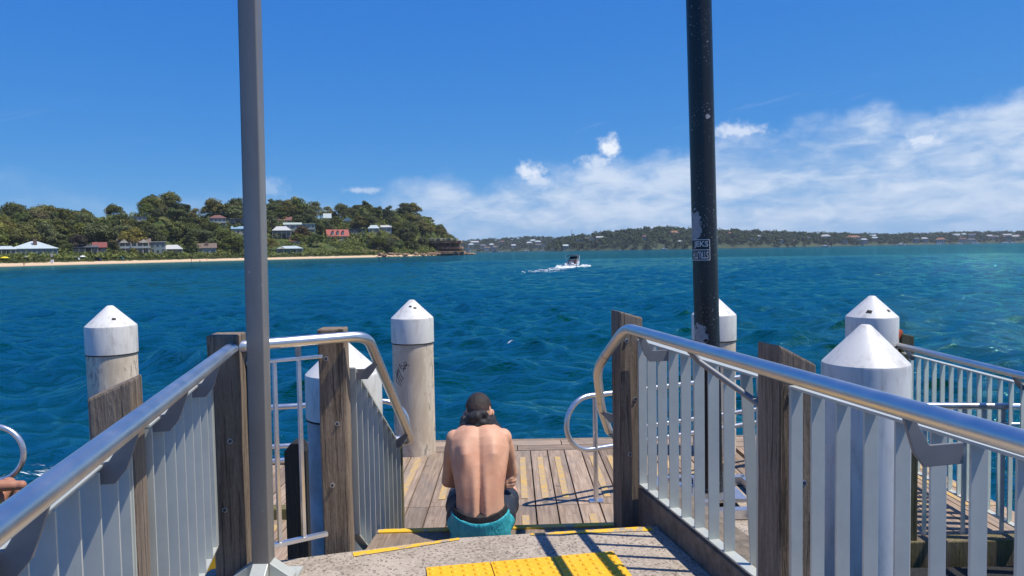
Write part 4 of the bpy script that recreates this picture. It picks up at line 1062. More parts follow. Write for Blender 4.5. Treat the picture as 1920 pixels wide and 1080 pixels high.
    for j, (rx, ry, zc, th) in enumerate(((.102, .108, .688, .028), (.124, .114, .660, .028), (.090, .100, .712, .025), (.106, .116, .640, .024))):
        pts = []; rr = []
        for k in range(30):
            a = 2 * math.pi * k / 30; back = max(0, -math.sin(a)); w = mnoise.noise(Vector((math.cos(a) * 2.2, math.sin(a) * 2.2, j * 3.1)))
            pts.append(L + Vector((rx * math.cos(a) * (1 + .10 * w), .262 + ry * math.sin(a) * (1 + .1 * w), zc + .016 * w + .024 * back ** 2 - .046 * abs(math.cos(a)) ** 1.5))); rr.append(th * (1 + .45 * w) * (.72 + .36 * back))
        mb.tube(pts, rr, 12, closed=True)
    for sx_ in (-1, 1): limb(mb, [L + Vector((.085 * sx_, .29, .65)), L + Vector((.075 * sx_, .36, .56)), L + Vector((.06 * sx_, .37, .46))], [.032, .038, .03], 12)
    body_object('garment', mb, M_towel, t, .007, 3)
    # shorts with a black waistband showing above them
    def hips(mb, z_list, grow):
        rr = []
        for z in z_list:
            y = float(np.interp(z, [s[0] for s in spine], [s[1] for s in spine])); a = float(np.interp(z, [s[0] for s in spine], [s[2] for s in spine])); bb = float(np.interp(z, [s[0] for s in spine], [s[3] for s in spine]))
            rr.append((Vector((0, y, z)) + L, X, Vector((0, .995, -.1)), a + grow + max(0, .03 - z) * .3, bb + grow, bb + grow + max(0, .05 - z) * .25, .84, None))
        return rr
    def dip(mb, k, z0):
        mb.v = [(p[0], p[1], p[2] + (k * ((p[0] - L.x) / .16) ** 2 * min(1, max(0, (p[2] - L.z - z0 + .06) / .06)))) for p in mb.v]
    mb = MB(); ring_loft(mb, hips(mb, [-.004, .012, .03, .05, .07, .09, .105, .115], .013), 48); dip(mb, .055, .115)
    for sx_ in (-1, 1):
        limb(mb, [L + Vector((.098 * sx_, .04, .088)), L + Vector(((.150 if sx_ > 0 else -.125), .25, .108)), L + Vector(((.180 if sx_ > 0 else -.140), .37, .118))], [.104, .090, .080], 22, 6)
        blob(mb, L + Vector((.082 * sx_, .005, .062)), .098, .100, .070, n=14)
    mb.v = [(p[0], p[1], max(p[2], L.z + .002)) for p in mb.v]
    so = body_object('shorts', mb, M_shorts, t, .007, 3)
    mb = MB(); ring_loft(mb, hips(mb, [.085, .10, .12, .14, .158], .0085), 48); dip(mb, .05, .15)
    wb = mb.build('waistband', M_band, so, smooth=60)
    return t
SEAT = at(902, 1000, 4.50); man = seated_man((SEAT.x, 4.47, st_z[0])); man.rotation_euler.z = R(3)

def simple_person(loc, pose, label, skin, shorts_c, s=1.0, rz=0.0, voxel=.03, hair=M_hair, extra=None, cat='person', group=None):
    """smaller figures further off: one continuous body with clothing as a child"""
    t = thing('person', label, cat, loc, group); L = Vector(loc); rot = Matrix.Rotation(rz, 3, 'Z')
    J = {k: L + rot @ (Vector(v) * s) for k, v in pose.items()}
    mb = MB()
    limb(mb, [J['pelvis'], J['waist'], J['chest'], J['neck']], [.145 * s, .125 * s, .15 * s, .055 * s], 14, 4)
    for q in ('l', 'r'):
        blob(mb, J['sh' + q], .06 * s, .06 * s, .06 * s, n=8); limb(mb, [J['chest'].lerp(J['sh' + q], .6), J['sh' + q], J['el' + q], J['wr' + q]], [.07 * s, .052 * s, .040 * s, .028 * s], 10, 4)
        d = (J['wr' + q] - J['el' + q]).normalized(); sd = d.orthogonal().normalized(); hand(mb, J['wr' + q], d, sd, d.cross(sd), s, .5)
        limb(mb, [J['hip' + q], J['kn' + q], J['an' + q]], [.09 * s, .062 * s, .040 * s], 12, 4); f = rot @ Vector((0.1 if q == 'r' else -.1, 1, 0)); foot(mb, J['an' + q], f, s)
    limb(mb, [J['neck'], J['head']], [.055 * s, .055 * s], 10, 3); blob(mb, J['head'], .078 * s, .09 * s, .112 * s, n=14); blob(mb, J['head'] + rot @ Vector((0, .09, -.01)) * s, .014 * s, .02 * s, .02 * s, n=6)
    body_object('body', mb, skin, t, voxel, 2)
    mb = MB(); limb(mb, [J['pelvis'] + Vector((0, 0, .02)), J['waist'].lerp(J['pelvis'], .5)], [.155 * s, .14 * s], 14, 3)
    for q in ('l', 'r'): limb(mb, [J['hip' + q], J['hip' + q].lerp(J['kn' + q], .6)], [.10 * s, .085 * s], 12, 3)
    body_object('shorts', mb, shorts_c, t, voxel, 1)
    mb = MB(); blob(mb, J['head'] + rot @ Vector((0, -.012, .022)) * s, .083 * s, .09 * s, .102 * s, n=14); mb.build('hair', hair, t, smooth=180)
    return t
STAND = dict(pelvis=(0, 0, .93), waist=(0, .01, 1.08), chest=(0, 0, 1.30), neck=(0, 0, 1.48), head=(0, .02, 1.63), shl=(-.19, 0, 1.41), shr=(.19, 0, 1.41), ell=(-.25, -.03, 1.13), elr=(.25, -.03, 1.13), wrl=(-.24, .08, .90), wrr=(.24, .08, .90),
             hipl=(-.09, 0, .90), hipr=(.09, 0, .90), knl=(-.10, .02, .50), knr=(.10, .03, .50), anl=(-.11, 0, .075), anr=(.11, 0, .075))
SIT = dict(pelvis=(0, 0, .13), waist=(0, .02, .27), chest=(0, .12, .45), neck=(0, .20, .58), head=(.02, .27, .70), shl=(-.18, .14, .54), shr=(.18, .14, .54), ell=(-.30, .26, .40), elr=(.42, .22, .52), wrl=(-.10, .40, .42), wrr=(.20, .30, .50),
           hipl=(-.10, .02, .12), hipr=(.10, .02, .12), knl=(-.18, .42, .46), knr=(.16, .44, .46), anl=(-.15, .62, .075), anr=(.15, .62, .075))
M_sw_red = plain('red_swim_fabric', (0.42, 0.06, 0.05), .8); M_sw_navy = plain('navy_swim_fabric', (0.02, 0.03, 0.08), .8); M_sw_black = plain('black_swim_fabric', (0.015, 0.015, 0.015), .8); M_sw_yel = plain('ochre_swim_fabric', (0.6, 0.3, 0.05), .8); M_white_cl = plain('white_shirt_fabric', (0.7, 0.7, 0.7), .8)
# sunbather at the left edge, elbow raised above the rail
pe = at(38, 893, 6.05)
simple_person((pe.x - .40, pe.y - .24, DECKZ + .003), {k: (v[0], v[1], v[2] * .98) for k, v in SIT.items()}, 'tanned sunbather at the left edge with one elbow raised behind the handrail', M_skin_tan, M_sw_yel, 1.0, 0, .012)

# ------------------------------------------------------------------ vegetation
def f_leaf(dark, light, name):
    def fn(gg, bs, out):
        gi = gg.n('ShaderNodeNewGeometry'); co = gg.n('ShaderNodeTexCoord').outputs['Object']; rnd = gg.n('ShaderNodeObjectInfo').outputs['Random']
        n = gg.noise(co, 0.55, 3, 0.6); pr = gi.outputs['Random Per Island']
        c = gg.mix(gg.rng(gg.m('ADD', gg.m('MULTIPLY', n, .7), gg.m('MULTIPLY', pr, .35)), 0.3, 0.75), dark, light)
        c = gg.n('ShaderNodeHueSaturation', {'Hue': gg.rng(rnd, 0, 1, .478, .515, smooth=False), 'Saturation': gg.rng(gg.m('FRACT', gg.m('MULTIPLY', rnd, 7.3)), 0, 1, .75, 1.1, smooth=False), 'Value': gg.rng(gg.m('FRACT', gg.m('MULTIPLY', rnd, 13.7)), 0, 1, .70, 1.30, smooth=False), 'Color': c}).outputs[0]
        d = gg.n('ShaderNodeBsdfDiffuse', {'Color': c}); t = gg.n('ShaderNodeBsdfTranslucent', {'Color': c})
        m_ = gg.n('ShaderNodeMixShader', {0: 0.30, 1: d.outputs[0], 2: t.outputs[0]}); gg.t.nodes.remove(bs); gg.t.links.new(m_.outputs[0], out.inputs[0])
    return material(name, fn)
M_gum = f_leaf((0.050, 0.068, 0.020), (0.205, 0.225, 0.070), 'gum_foliage')
M_far = f_leaf((0.030, 0.058, 0.028), (0.095, 0.145, 0.055), 'far_foliage')
M_dark = f_leaf((0.045, 0.066, 0.024), (0.160, 0.190, 0.062), 'dark_foliage')
M_olive = f_leaf((0.095, 0.098, 0.026), (0.31, 0.29, 0.095), 'olive_foliage')
M_brown = f_leaf((0.070, 0.050, 0.022), (0.205, 0.140, 0.060), 'russet_foliage')
M_grey = f_leaf((0.060, 0.055, 0.038), (0.15, 0.13, 0.09), 'grey_brown_foliage')
M_bushy = f_leaf((0.045, 0.070, 0.014), (0.170, 0.205, 0.055), 'dune_foliage')
M_yel = f_leaf((0.10, 0.095, 0.025), (0.28, 0.23, 0.08), 'yellowish_foliage')
M_bark = plain('bark', (0.13, 0.105, 0.085), .9, var=.3)
def leaf_cluster(mb, c, rx, ry, rz_, n, size, r_):
    for i in range(n):
        d = Vector((r_.gauss(0, 1), r_.gauss(0, 1), r_.gauss(0, 1))).normalized(); k = .45 + .72 * r_.random() ** .75
        if d.z < -.25 and r_.random() < .6: d.z = -d.z
        p = Vector(c) + Vector((d.x * rx * k, d.y * ry * k, d.z * rz_ * k))
        nn = (Vector((d.x / rx, d.y / ry, d.z / rz_)).normalized() + Vector((r_.gauss(0, .45), r_.gauss(0, .45), r_.gauss(0.15, .45)))).normalized()
        u = nn.orthogonal().normalized(); u = Matrix.Rotation(r_.random() * 6.28, 3, nn) @ u; v = nn.cross(u); s = size * (.6 + .8 * r_.random())
        mb.add([p - u * s - v * s * .55, p + u * s * .8 - v * s * .6, p + u * s + v * s * .5, p - u * s * .7 + v * s * .65], [(0, 1, 2, 3)])
def raw_mesh(mb, name, mat):
    me = bpy.data.meshes.new(name); me.from_pydata(mb.v, [], mb.f); me.materials.append(mat); me.update(); return me
def crown_mesh(seed, H, W, nclump, style, mat, size=.36, per=120):
    r_ = random.Random(seed); mb = MB(); cl = []
    for i in range(nclump):
        if style == 'gum':      # umbrella: clumps on a dome, flat pads
            a = r_.random() * 6.283; q = math.sqrt(r_.random()); z = H * (.50 + .46 * (1 - q * q) * (.75 + .3 * r_.random()) - (.28 * r_.random() if r_.random() < .4 else 0))
            c = (W * .5 * q * math.cos(a), W * .5 * q * math.sin(a), z); rr = W * (.15 + .09 * r_.random()); sh = (rr, rr, rr * (.6 + .2 * r_.random()))
        elif style == 'round':
            a = r_.random() * 6.283; q = math.sqrt(r_.random()); z = H * (.30 + .62 * math.sqrt(max(0, 1 - q * q)) * r_.random() ** .5 + .03)
            c = (W * .42 * q * math.cos(a), W * .42 * q * math.sin(a), z); rr = W * (.16 + .07 * r_.random()); sh = (rr, rr, rr * .8)
        elif style == 'cone':
            t = i / nclump; a = i * 2.4; w = W * .5 * (1 - t) + .3; c = (w * .62 * math.cos(a), w * .62 * math.sin(a), H * (.10 + .88 * t)); rr = .5 + w * .5; sh = (rr, rr, rr * .42)
        else:                   # shrub
            a = r_.random() * 6.283; q = math.sqrt(r_.random()); c = (W * .38 * q * math.cos(a), W * .38 * q * math.sin(a), H * (.30 + .38 * (1 - q) * r_.random())); rr = W * (.17 + .07 * r_.random()); sh = (rr, rr, H * .30)
        leaf_cluster(mb, c, *sh, per, size, r_); cl.append(c)
    tr = MB()
    th = H * .55 if style in ('gum', 'round') else H * .9
    if style != 'shrub':
        lean = r_.uniform(-.08, .08) * H
        tr.tube([(0, 0, -2.5), (lean * .3, 0, th * .35), (lean, 0, th)], [W * .030, W * .024, W * .014], 7)
        if style != 'cone':
            for c in cl[:5]: tr.tube([(lean * .5, 0, th * .5), (c[0] * .5, c[1] * .5, (th * .55 + c[2]) / 2), c], [W * .014, W * .010, W * .005], 5)
    return raw_mesh(mb, 'crown', mat), (raw_mesh(tr, 'trunk', M_bark) if tr.v else None)
VAR = {'gum': [], 'round': [], 'cone': [], 'shrub': [], 'brown': [], 'grey': [], 'yel': []}
for i in range(4): VAR['gum'].append(crown_mesh(20 + i, 12, 12, 26, 'gum', M_gum))
for i in range(2): VAR['gum'].append(crown_mesh(30 + i, 13, 13, 20, 'gum', M_olive))
for i in range(2): VAR['gum'].append(crown_mesh(34 + i, 13, 11, 18, 'gum', M_dark))
for i in range(3): VAR['round'].append(crown_mesh(40 + i, 9, 9, 16, 'round', (M_gum, M_dark, M_olive)[i]))
for i in range(2): VAR['cone'].append(crown_mesh(50 + i, 15, 6.5, 26, 'cone', M_dark, .34, 60))
for i in range(3): VAR['shrub'].append(crown_mesh(60 + i, 2.6, 5.0, 9, 'shrub', (M_bushy, M_gum, M_bushy)[i], .28, 70))
VAR['brown'].append(crown_mesh(70, 11, 11, 20, 'round', M_brown)); VAR['grey'].append(crown_mesh(71, 13, 13, 22, 'round', M_grey)); VAR['yel'].append(crown_mesh(72, 3.6, 8, 12, 'shrub', M_yel, .3, 80))
def plant(kind, loc, s, label, cat='tree', group=None, idx=None, name='tree'):
    cr, tr = VAR[kind][idx if idx is not None else random.randrange(len(VAR[kind]))]
    t = thing(name, label, cat, loc, group, random.random() * 6.28); t.scale = (s * random.uniform(.9, 1.12), s * random.uniform(.9, 1.12), s * random.uniform(.88, 1.12))
    inst('crown', cr, t)
    if tr: inst('trunk', tr, t)
    return t

# ------------------------------------------------------------------ houses
def pm(name, c, r_=.7, **k): return plain(name, c, r_, scale=1.5, **k)
W_white = pm('white_weatherboard', (.45, .45, .43)); W_cream = pm('cream_render', (.58, .52, .42)); W_blue = pm('blue_grey_board', (.20, .27, .31)); W_grey = pm('grey_board', (.33, .36, .36)); W_brown = pm('brown_brick', (.16, .105, .08)); W_teal = pm('teal_board', (.19, .31, .31)); W_char = pm('charcoal_cladding', (.05, .055, .065))
R_red = pm('red_tile', (.33, .080, .058)); R_dred = pm('deep_red_tile', (.20, .05, .042)); R_mar = pm('maroon_tile', (.17, .075, .06)); R_brn = pm('brown_tile', (.15, .11, .085)); R_pale = pm('pale_metal_roof', (.42, .49, .50)); R_white = pm('white_metal_roof', (.45, .46, .45)); R_dark = pm('dark_metal_roof', (.09, .10, .115)); R_blue = pm('blue_metal_roof', (.20, .33, .42)); R_ora = pm('orange_tile', (.34, .15, .08)); R_grn = pm('sage_metal_roof', (.36, .42, .36))
def f_glass(gg, bs, out): setp(gg, bs, color=(0.03, 0.045, 0.06), rough=0.08, metal=0.0, spec=0.8)
M_pane = material('window_glass', f_glass)
HOUSES = []; MARKS = []
SHORT = {}
def landmark(px, py, marks):
    cx, cy, lab = min(marks, key=lambda q: (q[0] - px) ** 2 + (q[1] - py) ** 2 * 2.5); dx, dy = px - cx, py - cy
    rel = ('well ' if abs(dx) > 45 else '') + ('left of' if dx < 0 else 'right of') if abs(dx) > abs(dy) * .9 else ('above' if dy < 0 else 'below')
    return rel + ' ' + SHORT.get(lab, lab)
def roof_mesh(mb, w, d, z, h, kind, ov=.5, ridge=.5):
    W2, D2 = w / 2 + ov, d / 2 + ov
    if kind == 'flat': mb.box((0, 0, z + .15), (2 * W2, 2 * D2, .30)); return
    if kind == 'skillion': mb.add([(-W2, -D2, z), (W2, -D2, z), (W2, D2, z + h), (-W2, D2, z + h), (-W2, -D2, z + .25), (W2, -D2, z + .25), (W2, D2, z + h + .25), (-W2, D2, z + h + .25)], [(0, 3, 2, 1), (4, 5, 6, 7), (0, 1, 5, 4), (1, 2, 6, 5), (2, 3, 7, 6), (3, 0, 4, 7)]); return
    r0 = W2 * ridge if kind == 'hip' else W2
    if kind == 'gable_front':
        b = [(-W2, -D2, z), (W2, -D2, z), (W2, D2, z), (-W2, D2, z)]; t_ = [(0, -D2, z + h), (0, D2, z + h)]
        mb.add(b + t_, [(0, 3, 2, 1), (0, 4, 5, 3), (1, 2, 5, 4), (0, 1, 4), (2, 3, 5)]); return
    b = [(-W2, -D2, z), (W2, -D2, z), (W2, D2, z), (-W2, D2, z)]; t_ = [(-r0, 0, z + h), (r0, 0, z + h)]
    mb.add(b + t_, [(0, 3, 2, 1), (0, 1, 5, 4), (2, 3, 4, 5), (0, 4, 3), (1, 2, 5)])
    mb.box((0, 0, z - .10), (2 * W2 - .05, 2 * D2 - .05, .2))
def house(px0, px1, py_top, py_wall, py_base, label, wall, roof, kind='hip', storeys=1, rz=0.0, nwin=3, chim=False, veranda=False, posts=0, dormers=0, ridge=.5, base_s=None, door=True, balcony=False, gables=0):
    cx = (px0 + px1) / 2; p, s = rayhit(cx, py_base)
    D = p.y; sc = D / F
    w = (px1 - px0) * sc * .92; hw = max(2.4, (py_base - py_wall) * sc); hr = max(.3, (py_wall - py_top) * sc); dpt = max(6.0, min(11, w * .75))
    th = math.atan2(-p.x, p.y) + rz
    t = thing('house', label, 'house', p, None, th); ORG[t.name] = Vector()
    def bb(name, mb, mat, par=t): return mb.build(name, mat, par)
    ORG[t.name] = Vector((0, 0, 0))
    m = MB(); m.box((0, dpt / 2, hw / 2 - 1.5), (w, dpt, hw + 3.0)); wl = bb('wall', m, wall)
    m = MB(); q = MB(); roof_mesh(q, w, dpt, 0, hr, kind, .5, ridge); m.add([(v[0], v[1] + dpt / 2, v[2] + hw + .02) for v in q.v], q.f); rf = bb('roof', m, roof)
    sh = hw / storeys
    for st in range(storeys):
        for i in range(nwin):
            x = -w / 2 + (i + .5) * w / nwin; ww = min(w / nwin * .62, 2.6); wh = min(sh * .55, 1.9); z = st * sh + sh * .52
            if door and st == 0 and i == nwin // 2 and nwin > 2:
                m = MB(); m.box((x, -.03, 1.05), (1.0, .10, 2.1)); bb('door', m, W_char); continue
            m = MB(); m.box((x, -.02, z), (ww + .24, .10, wh + .24)); fr = bb('window', m, W_white)
            m = MB(); m.box((x, -.05, z), (ww, .08, wh)); bb('pane', m, M_pane, fr)
    if chim: m = MB(); m.box((w * .02, dpt * .25, hw + hr * .72), (1.6, 1.1, hr * .9 + .8)); bb('chimney', m, W_brown, rf)
    if dormers:
        for i in range(dormers):
            x = (i - (dormers - 1) / 2) * w / (dormers + 1.2); m = MB(); m.box((x, dpt * .17, hw + hr * .46), (1.5, dpt * .26, hr * .46)); dm = bb('dormer', m, W_white, rf)
            m = MB(); q = MB(); roof_mesh(q, 1.5, dpt * .3, 0, hr * .2, 'gable_front', .12); m.add([(v[0] + x, v[1] + dpt * .18, v[2] + hw + hr * .69) for v in q.v], q.f); bb('dormer_roof', m, roof, rf)
            m = MB(); m.box((x, dpt * .04 - .03, hw + hr * .46), (.5, .08, hr * .20)); bb('dormer_pane', m, M_pane, rf)
    for gi_ in range(gables):
        x = (-.30 + .6 * gi_) * w; m = MB(); q = MB(); roof_mesh(q, w * .24, 2.0, 0, hr * .85, 'gable_front', .3); m.add([(v[0] + x, v[1] - .8, v[2] + hw - .1) for v in q.v], q.f); bb('gable', m, W_cream, rf)
    if veranda:
        m = MB(); m.box((0, -1.4, hw * .98), (w + .6, 3.0, .22)); bb('veranda_roof', m, roof); n = posts or 5
        for i in range(n): m = MB(); x = -w / 2 + w * i / (n - 1); m.box((x, -2.6, hw * .46), (.18, .18, hw * .98)); bb('veranda_post', m, W_white)
    elif posts:
        for i in range(posts): m = MB(); x = -w / 2 + w * (i + .3) / (posts - .4); m.box((x, -1.5, hw / 2 - .2), (.4, .4, hw + .2)); bb('column', m, W_cream)
    if balcony:
        m = MB(); m.box((0, -1.0, sh * 1.0 if storeys > 1 else .2), (w, 2.0, .2)); bb('balcony', m, W_white)
        m = MB(); m.box((0, -1.95, (sh if storeys > 1 else .2) + .55), (w, .06, .9)); bb('balustrade', m, W_grey)
    HOUSES.append((px0 - 2, px1 + 2, py_top, py_base, D)); MARKS.append((cx, (py_top + py_base) / 2, label)); return t
house(24, 106, 452, 466, 478.5, 'beach house with pale blue hipped roof and square chimney', W_teal, R_pale, 'hip', nwin=9, chim=True, ridge=.12, door=False)
house(138, 182, 459, 464, 476, 'low dark beach house between the grey tree and red roof', W_char, R_dark, 'skillion', nwin=4, veranda=True)
house(176, 199, 454, 464, 475, 'small beach house with a deep red gable roof', W_brown, R_dred, 'gable', nwin=2)
house(222, 282, 447, 455, 475.5, 'two storey brown house with pale gables and tall columns', W_brown, R_brn, 'gable', 2, nwin=5, posts=6, balcony=True, gables=2)
house(282, 311, 451, 454, 476, 'blue grey box house with a white flat roof', W_blue, R_white, 'flat', 2, nwin=3)
house(306, 342, 459, 467, 477, 'low cottage with a wide cream roof behind the beach', W_cream, R_white, 'hip', nwin=3, veranda=True)
house(370, 406, 456, 465, 477, 'pale grey cottage with brown roof and small chimney', W_grey, R_brn, 'gable', nwin=3, chim=True)
house(393, 425, 403, 409, 427, 'two storey hillside house with maroon hipped roof', W_grey, R_mar, 'hip', 2, nwin=4, ridge=.3, balcony=True)
house(427, 458, 408, 411, 421, 'low hillside house with a flat white roof by the grey post', W_brown, R_white, 'flat', nwin=4)
house(434, 460, 424, 429, 438, 'hillside house with blue roof just left of the grey post', W_white, R_blue, 'gable', nwin=3)
house(232, 260, 393, 400, 407, 'ridge house with a blue grey roof among the gums', W_white, R_blue, 'hip', nwin=3)
house(250, 275, 403, 407, 416, 'ridge house with a flat grey roof and pale deck', W_grey, R_dark, 'flat', nwin=3, balcony=True)
house(180, 200, 397, 402, 412, 'brown ridge house beside the thin flagpole', W_brown, R_dark, 'hip', nwin=2)
house(511, 546, 424, 432, 447, 'two tier house with white hipped roofs and dark deck', W_char, R_white, 'hip', 2, nwin=4, veranda=True)
house(532, 566, 417, 421, 440, 'grey hillside house with a sage gable roof', W_grey, R_grn, 'gable', 2, nwin=3)
house(566, 592, 418, 420, 440, 'modern sage house with flat roof and balconies', W_teal, R_grn, 'flat', 2, nwin=3, balcony=True)
house(519, 548, 406, 413, 420, 'high house with a dull maroon roof beside the grey post', W_cream, R_mar, 'gable', nwin=3)
house(613, 656, 430, 443, 451.5, 'white house with bright red roof and three dormers', W_white, R_red, 'gable', nwin=3, dormers=3, rz=R(8))
house(653, 686, 427, 430, 440, 'dark flat roofed house with a long pale deck', W_char, R_dark, 'flat', nwin=4, balcony=True)
house(690, 712, 422, 428, 437, 'pale roofed house high on the wooded slope', W_white, R_pale, 'hip', nwin=2)
house(714, 735, 422, 426, 436, 'small white house right of the pale roofed one', W_white, R_white, 'gable', nwin=2)
house(519, 569, 461, 466, 475.5, 'teal beach house with a white front gable', W_teal, R_pale, 'hip', nwin=5, veranda=True, gables=1)
house(544, 563, 450, 455, 459, 'terrace wing with a terracotta roof and white fascia', W_cream, R_ora, 'skillion', nwin=2)
house(607, 621, 400, 409, 416, 'small grey roofed house near the top of the hill', W_grey, R_pale, 'gable', nwin=2)
house(642, 661, 408, 415, 420, 'ridge cottage with a steep blue gable', W_grey, R_blue, 'gable_front', nwin=2)
house(-4, 28, 464, 470, 477, 'pale open marquee roof at the left edge of the beach', W_grey, R_pale, 'hip', nwin=3, veranda=True)
for _l in [q[2] for q in MARKS]:
    w_ = _l.split(); SHORT[_l] = 'the ' + ' '.join(w_[:8])
MARKS += [(838, 458, 'the sandstone ledge at the point'), (770, 430, 'the middle of the wooded slope'), (60, 420, 'the slope above the pale blue roof'), (320, 400, 'the crest of the left hill'), (800, 410, 'the upper right shoulder of the headland'), (130, 400, 'the crest at the far left'), (300, 430, 'the slope above the brown two storey house')]
pf_, _ = rayhit(199, 428); t = thing('flagpole', 'thin bare flagpole beside the brown ridge house', 'flagpole', pf_)
m = MB(); m.tube([pf_, pf_ + Vector((0, 0, 42 * pf_.y / F))], [.16, .08], 8); m.build('mast', M_pipew, t); m = MB(); m.beam(pf_ + Vector((-1.2, 0, 30 * pf_.y / F)), pf_ + Vector((1.2, 0, 30 * pf_.y / F)), .1, .1); m.build('yard', M_pipew, t)

# ------------------------------------------------------------------ trees on the headland
def blocked(p, w, h):
    x, y1 = proj(p); _, y0 = proj(p + Vector((0, 0, h))); hw_ = w / 2 * F / p.y
    for (a, b, t_, bs_, D) in HOUSES:
        if p.y < D + 3 and x + hw_ * .75 > a and x - hw_ * .75 < b and y0 < t_ * .45 + bs_ * .55 and y1 > t_: return True
    return False
named = [('brown', 566, 449, 1.0, 'russet leaved tree right of the two tier white roofed house', 0), ('grey', 150, 474, .82, 'large grey brown tree behind the low dark beach house', 0), ('cone', 303, 452, .62, 'dark conifer behind the cream roofed cottage', 0), ('cone', 362, 474, 1.0, 'tall dark conifer left of the pale grey cottage', 1),
         ('yel', 436, 477, .9, 'flowering yellowish shrub on the dune near the grey post', 0), ('cone', 1120, 0, 0, '', 0), ('gum', 318, 404, 1.25, 'tallest spreading gum on the skyline of the left hill', 0), ('gum', 560, 412, 1.25, 'tall layered gum on the skyline right of the grey post', 1), ('gum', 118, 474, .6, 'broad tree shading the right end of the pale blue roof', 3), ('round', 210, 474, .75, 'pale olive tree left of the brown two storey house', 2)]
for kind, px, py, s, lab, i in named:
    if not s: continue
    p, _ = rayhit(px, py); plant(kind, p - Vector((0, 0, .3)), s, lab, 'shrub' if kind == 'yel' else 'tree', None, i % len(VAR[kind]), 'shrub' if kind == 'yel' else 'tree')
cnt = 0; tries = 0
labs = {'gum': 'spreading gum tree in the wood covering the left headland', 'round': 'rounded bushy tree in the wood covering the left headland'}
while cnt < 285 and tries < 12000:
    tries += 1
    px = random.uniform(-60, 872); k = steep(px); s = random.triangular(30 - 22 * k, 175, 80)
    if px > 700: s = random.triangular(8, 150, 30)
    p = tpoint(px, s)
    if p.z < .5 or (px > 800 and p.y < 643) or (px > 700 and s < 12): continue
    kind = 'gum' if (s > 50 or random.random() < .4) and px < 840 else 'round'; sc = random.uniform(.62, 1.08) if kind == 'gum' else random.uniform(.6, 1.05)
    if px > 800: sc *= .85
    if blocked(p, 11 * sc, 12 * sc):
        sc *= .55; kind = 'round'
        if blocked(p, 9 * sc, 9 * sc): continue
    vi = random.randrange(len(VAR[kind])); x_, y_ = proj(p + Vector((0, 0, 6 * sc)))
    colr = (('green', 'green', 'green', 'green', 'olive', 'olive', 'dark', 'dark') if kind == 'gum' else ('green', 'dark', 'olive'))[vi]; size_ = 'tall' if sc > .92 else ('small' if sc < .68 else 'medium')
    plant(kind, p - Vector((0, 0, .4)), sc, f"{size_} {colr} {'spreading gum' if kind == 'gum' else 'rounded tree'} {landmark(x_, y_, MARKS)}", 'tree', 'trees covering the left headland', vi); cnt += 1
# shrubs along the dune
cnt = 0; tries = 0
while cnt < 62 and tries < 3000:
    tries += 1
    px = random.uniform(-40, 720); s = random.uniform(24, 42); p = tpoint(px, s); sc = random.uniform(.5, 1.05)
    x, y0 = proj(p + Vector((0, 0, 2.2 * sc)))
    if any(a - 1 < x < b + 1 and y0 < bs_ - 3 and p.y < D for (a, b, t_, bs_, D) in HOUSES): continue
    plant('shrub', p - Vector((0, 0, .3)), sc, f"{'wide' if sc > .8 else 'small'} dune shrub {landmark(x, y0, MARKS)}", 'shrub', 'shrubs along the dune', None, 'shrub'); cnt += 1
# undergrowth: low continuous scrub below the trees
mb = MB(); r_ = random.Random(5)
for i in range(2300):
    px = r_.uniform(-120, 868) if i % 3 else r_.uniform(640, 870); s = r_.uniform(26 - 20 * steep(px), 185); p = tpoint(px, s)
    if p.z < 0.6 or blocked(p, 5, 2.6): continue
    leaf_cluster(mb, p + Vector((0, 0, .8)), 3.4, 3.4, 1.7 + 1.2 * (s > 50), 44, .50, r_)
o = bpy.data.objects.new('undergrowth', raw_mesh(mb, 'undergrowth', M_gum)); COL.objects.link(o); o['kind'] = 'stuff'; o['label'] = 'green scrub below the trees of the left headland'; o['category'] = 'scrub'
# dune grass
mb = MB()
for i in range(1100):
    px = r_.uniform(-120, 700); s = r_.uniform(20.5, 30); p = tpoint(px, s); leaf_cluster(mb, p + Vector((0, 0, .25)), 1.1, .8, .55, 9, .22, r_)
o = bpy.data.objects.new('dune_grass', raw_mesh(mb, 'dune_grass', M_bushy)); COL.objects.link(o); o['kind'] = 'stuff'; o['label'] = 'bright green dune grass along the top of the beach'; o['category'] = 'grass'

# ------------------------------------------------------------------ sandstone ledge and boulders at the point
def f_rock(gg, bs, out):
    co = ocoord(gg); n = gg.noise(co, .35, 6, .65); s_ = gg.noise(gg.mapv(co, (.3, .3, 2.2)), 1.0, 5, .6)
    c = gg.mix(gg.rng(n, .3, .7), (.20, .115, .07), (.42, .29, .19)); c = gg.mix(gg.rng(s_, .5, .72, 0, .7), c, (.10, .07, .055))
    setp(gg, bs, color=c, rough=.95, normal=bump(gg, gg.noise(co, 1.4, 5, .6), .8, .4))
M_rock = material('sandstone', f_rock); M_rocktop = plain('weathered_ledge_top', (.24, .23, .14), .95, scale=.5, var=.3)
def rock_mesh(seed, sx_, sy_, sz_):
    bm = bmesh.new(); bmesh.ops.create_icosphere(bm, subdivisions=3, radius=1.0)
    for v in bm.verts:
        d = v.co.copy(); n_ = mnoise.noise(d * 1.4 + Vector((seed * 3.1, 0, 0))) * .35 + mnoise.noise(d * 3.1 + Vector((0, seed * 2.3, 0))) * .16
        d = Vector((math.copysign(abs(d.x) ** .7, d.x), math.copysign(abs(d.y) ** .7, d.y), math.copysign(abs(d.z) ** .75, d.z)))
        v.co = Vector((d.x * sx_, d.y * sy_, d.z * sz_)) * (1 + n_)
    me = bpy.data.meshes.new('boulder'); bm.to_mesh(me); bm.free(); me.materials.append(M_rock); return me
rk = [rock_mesh(i, 1, .8, .62) for i in range(5)]
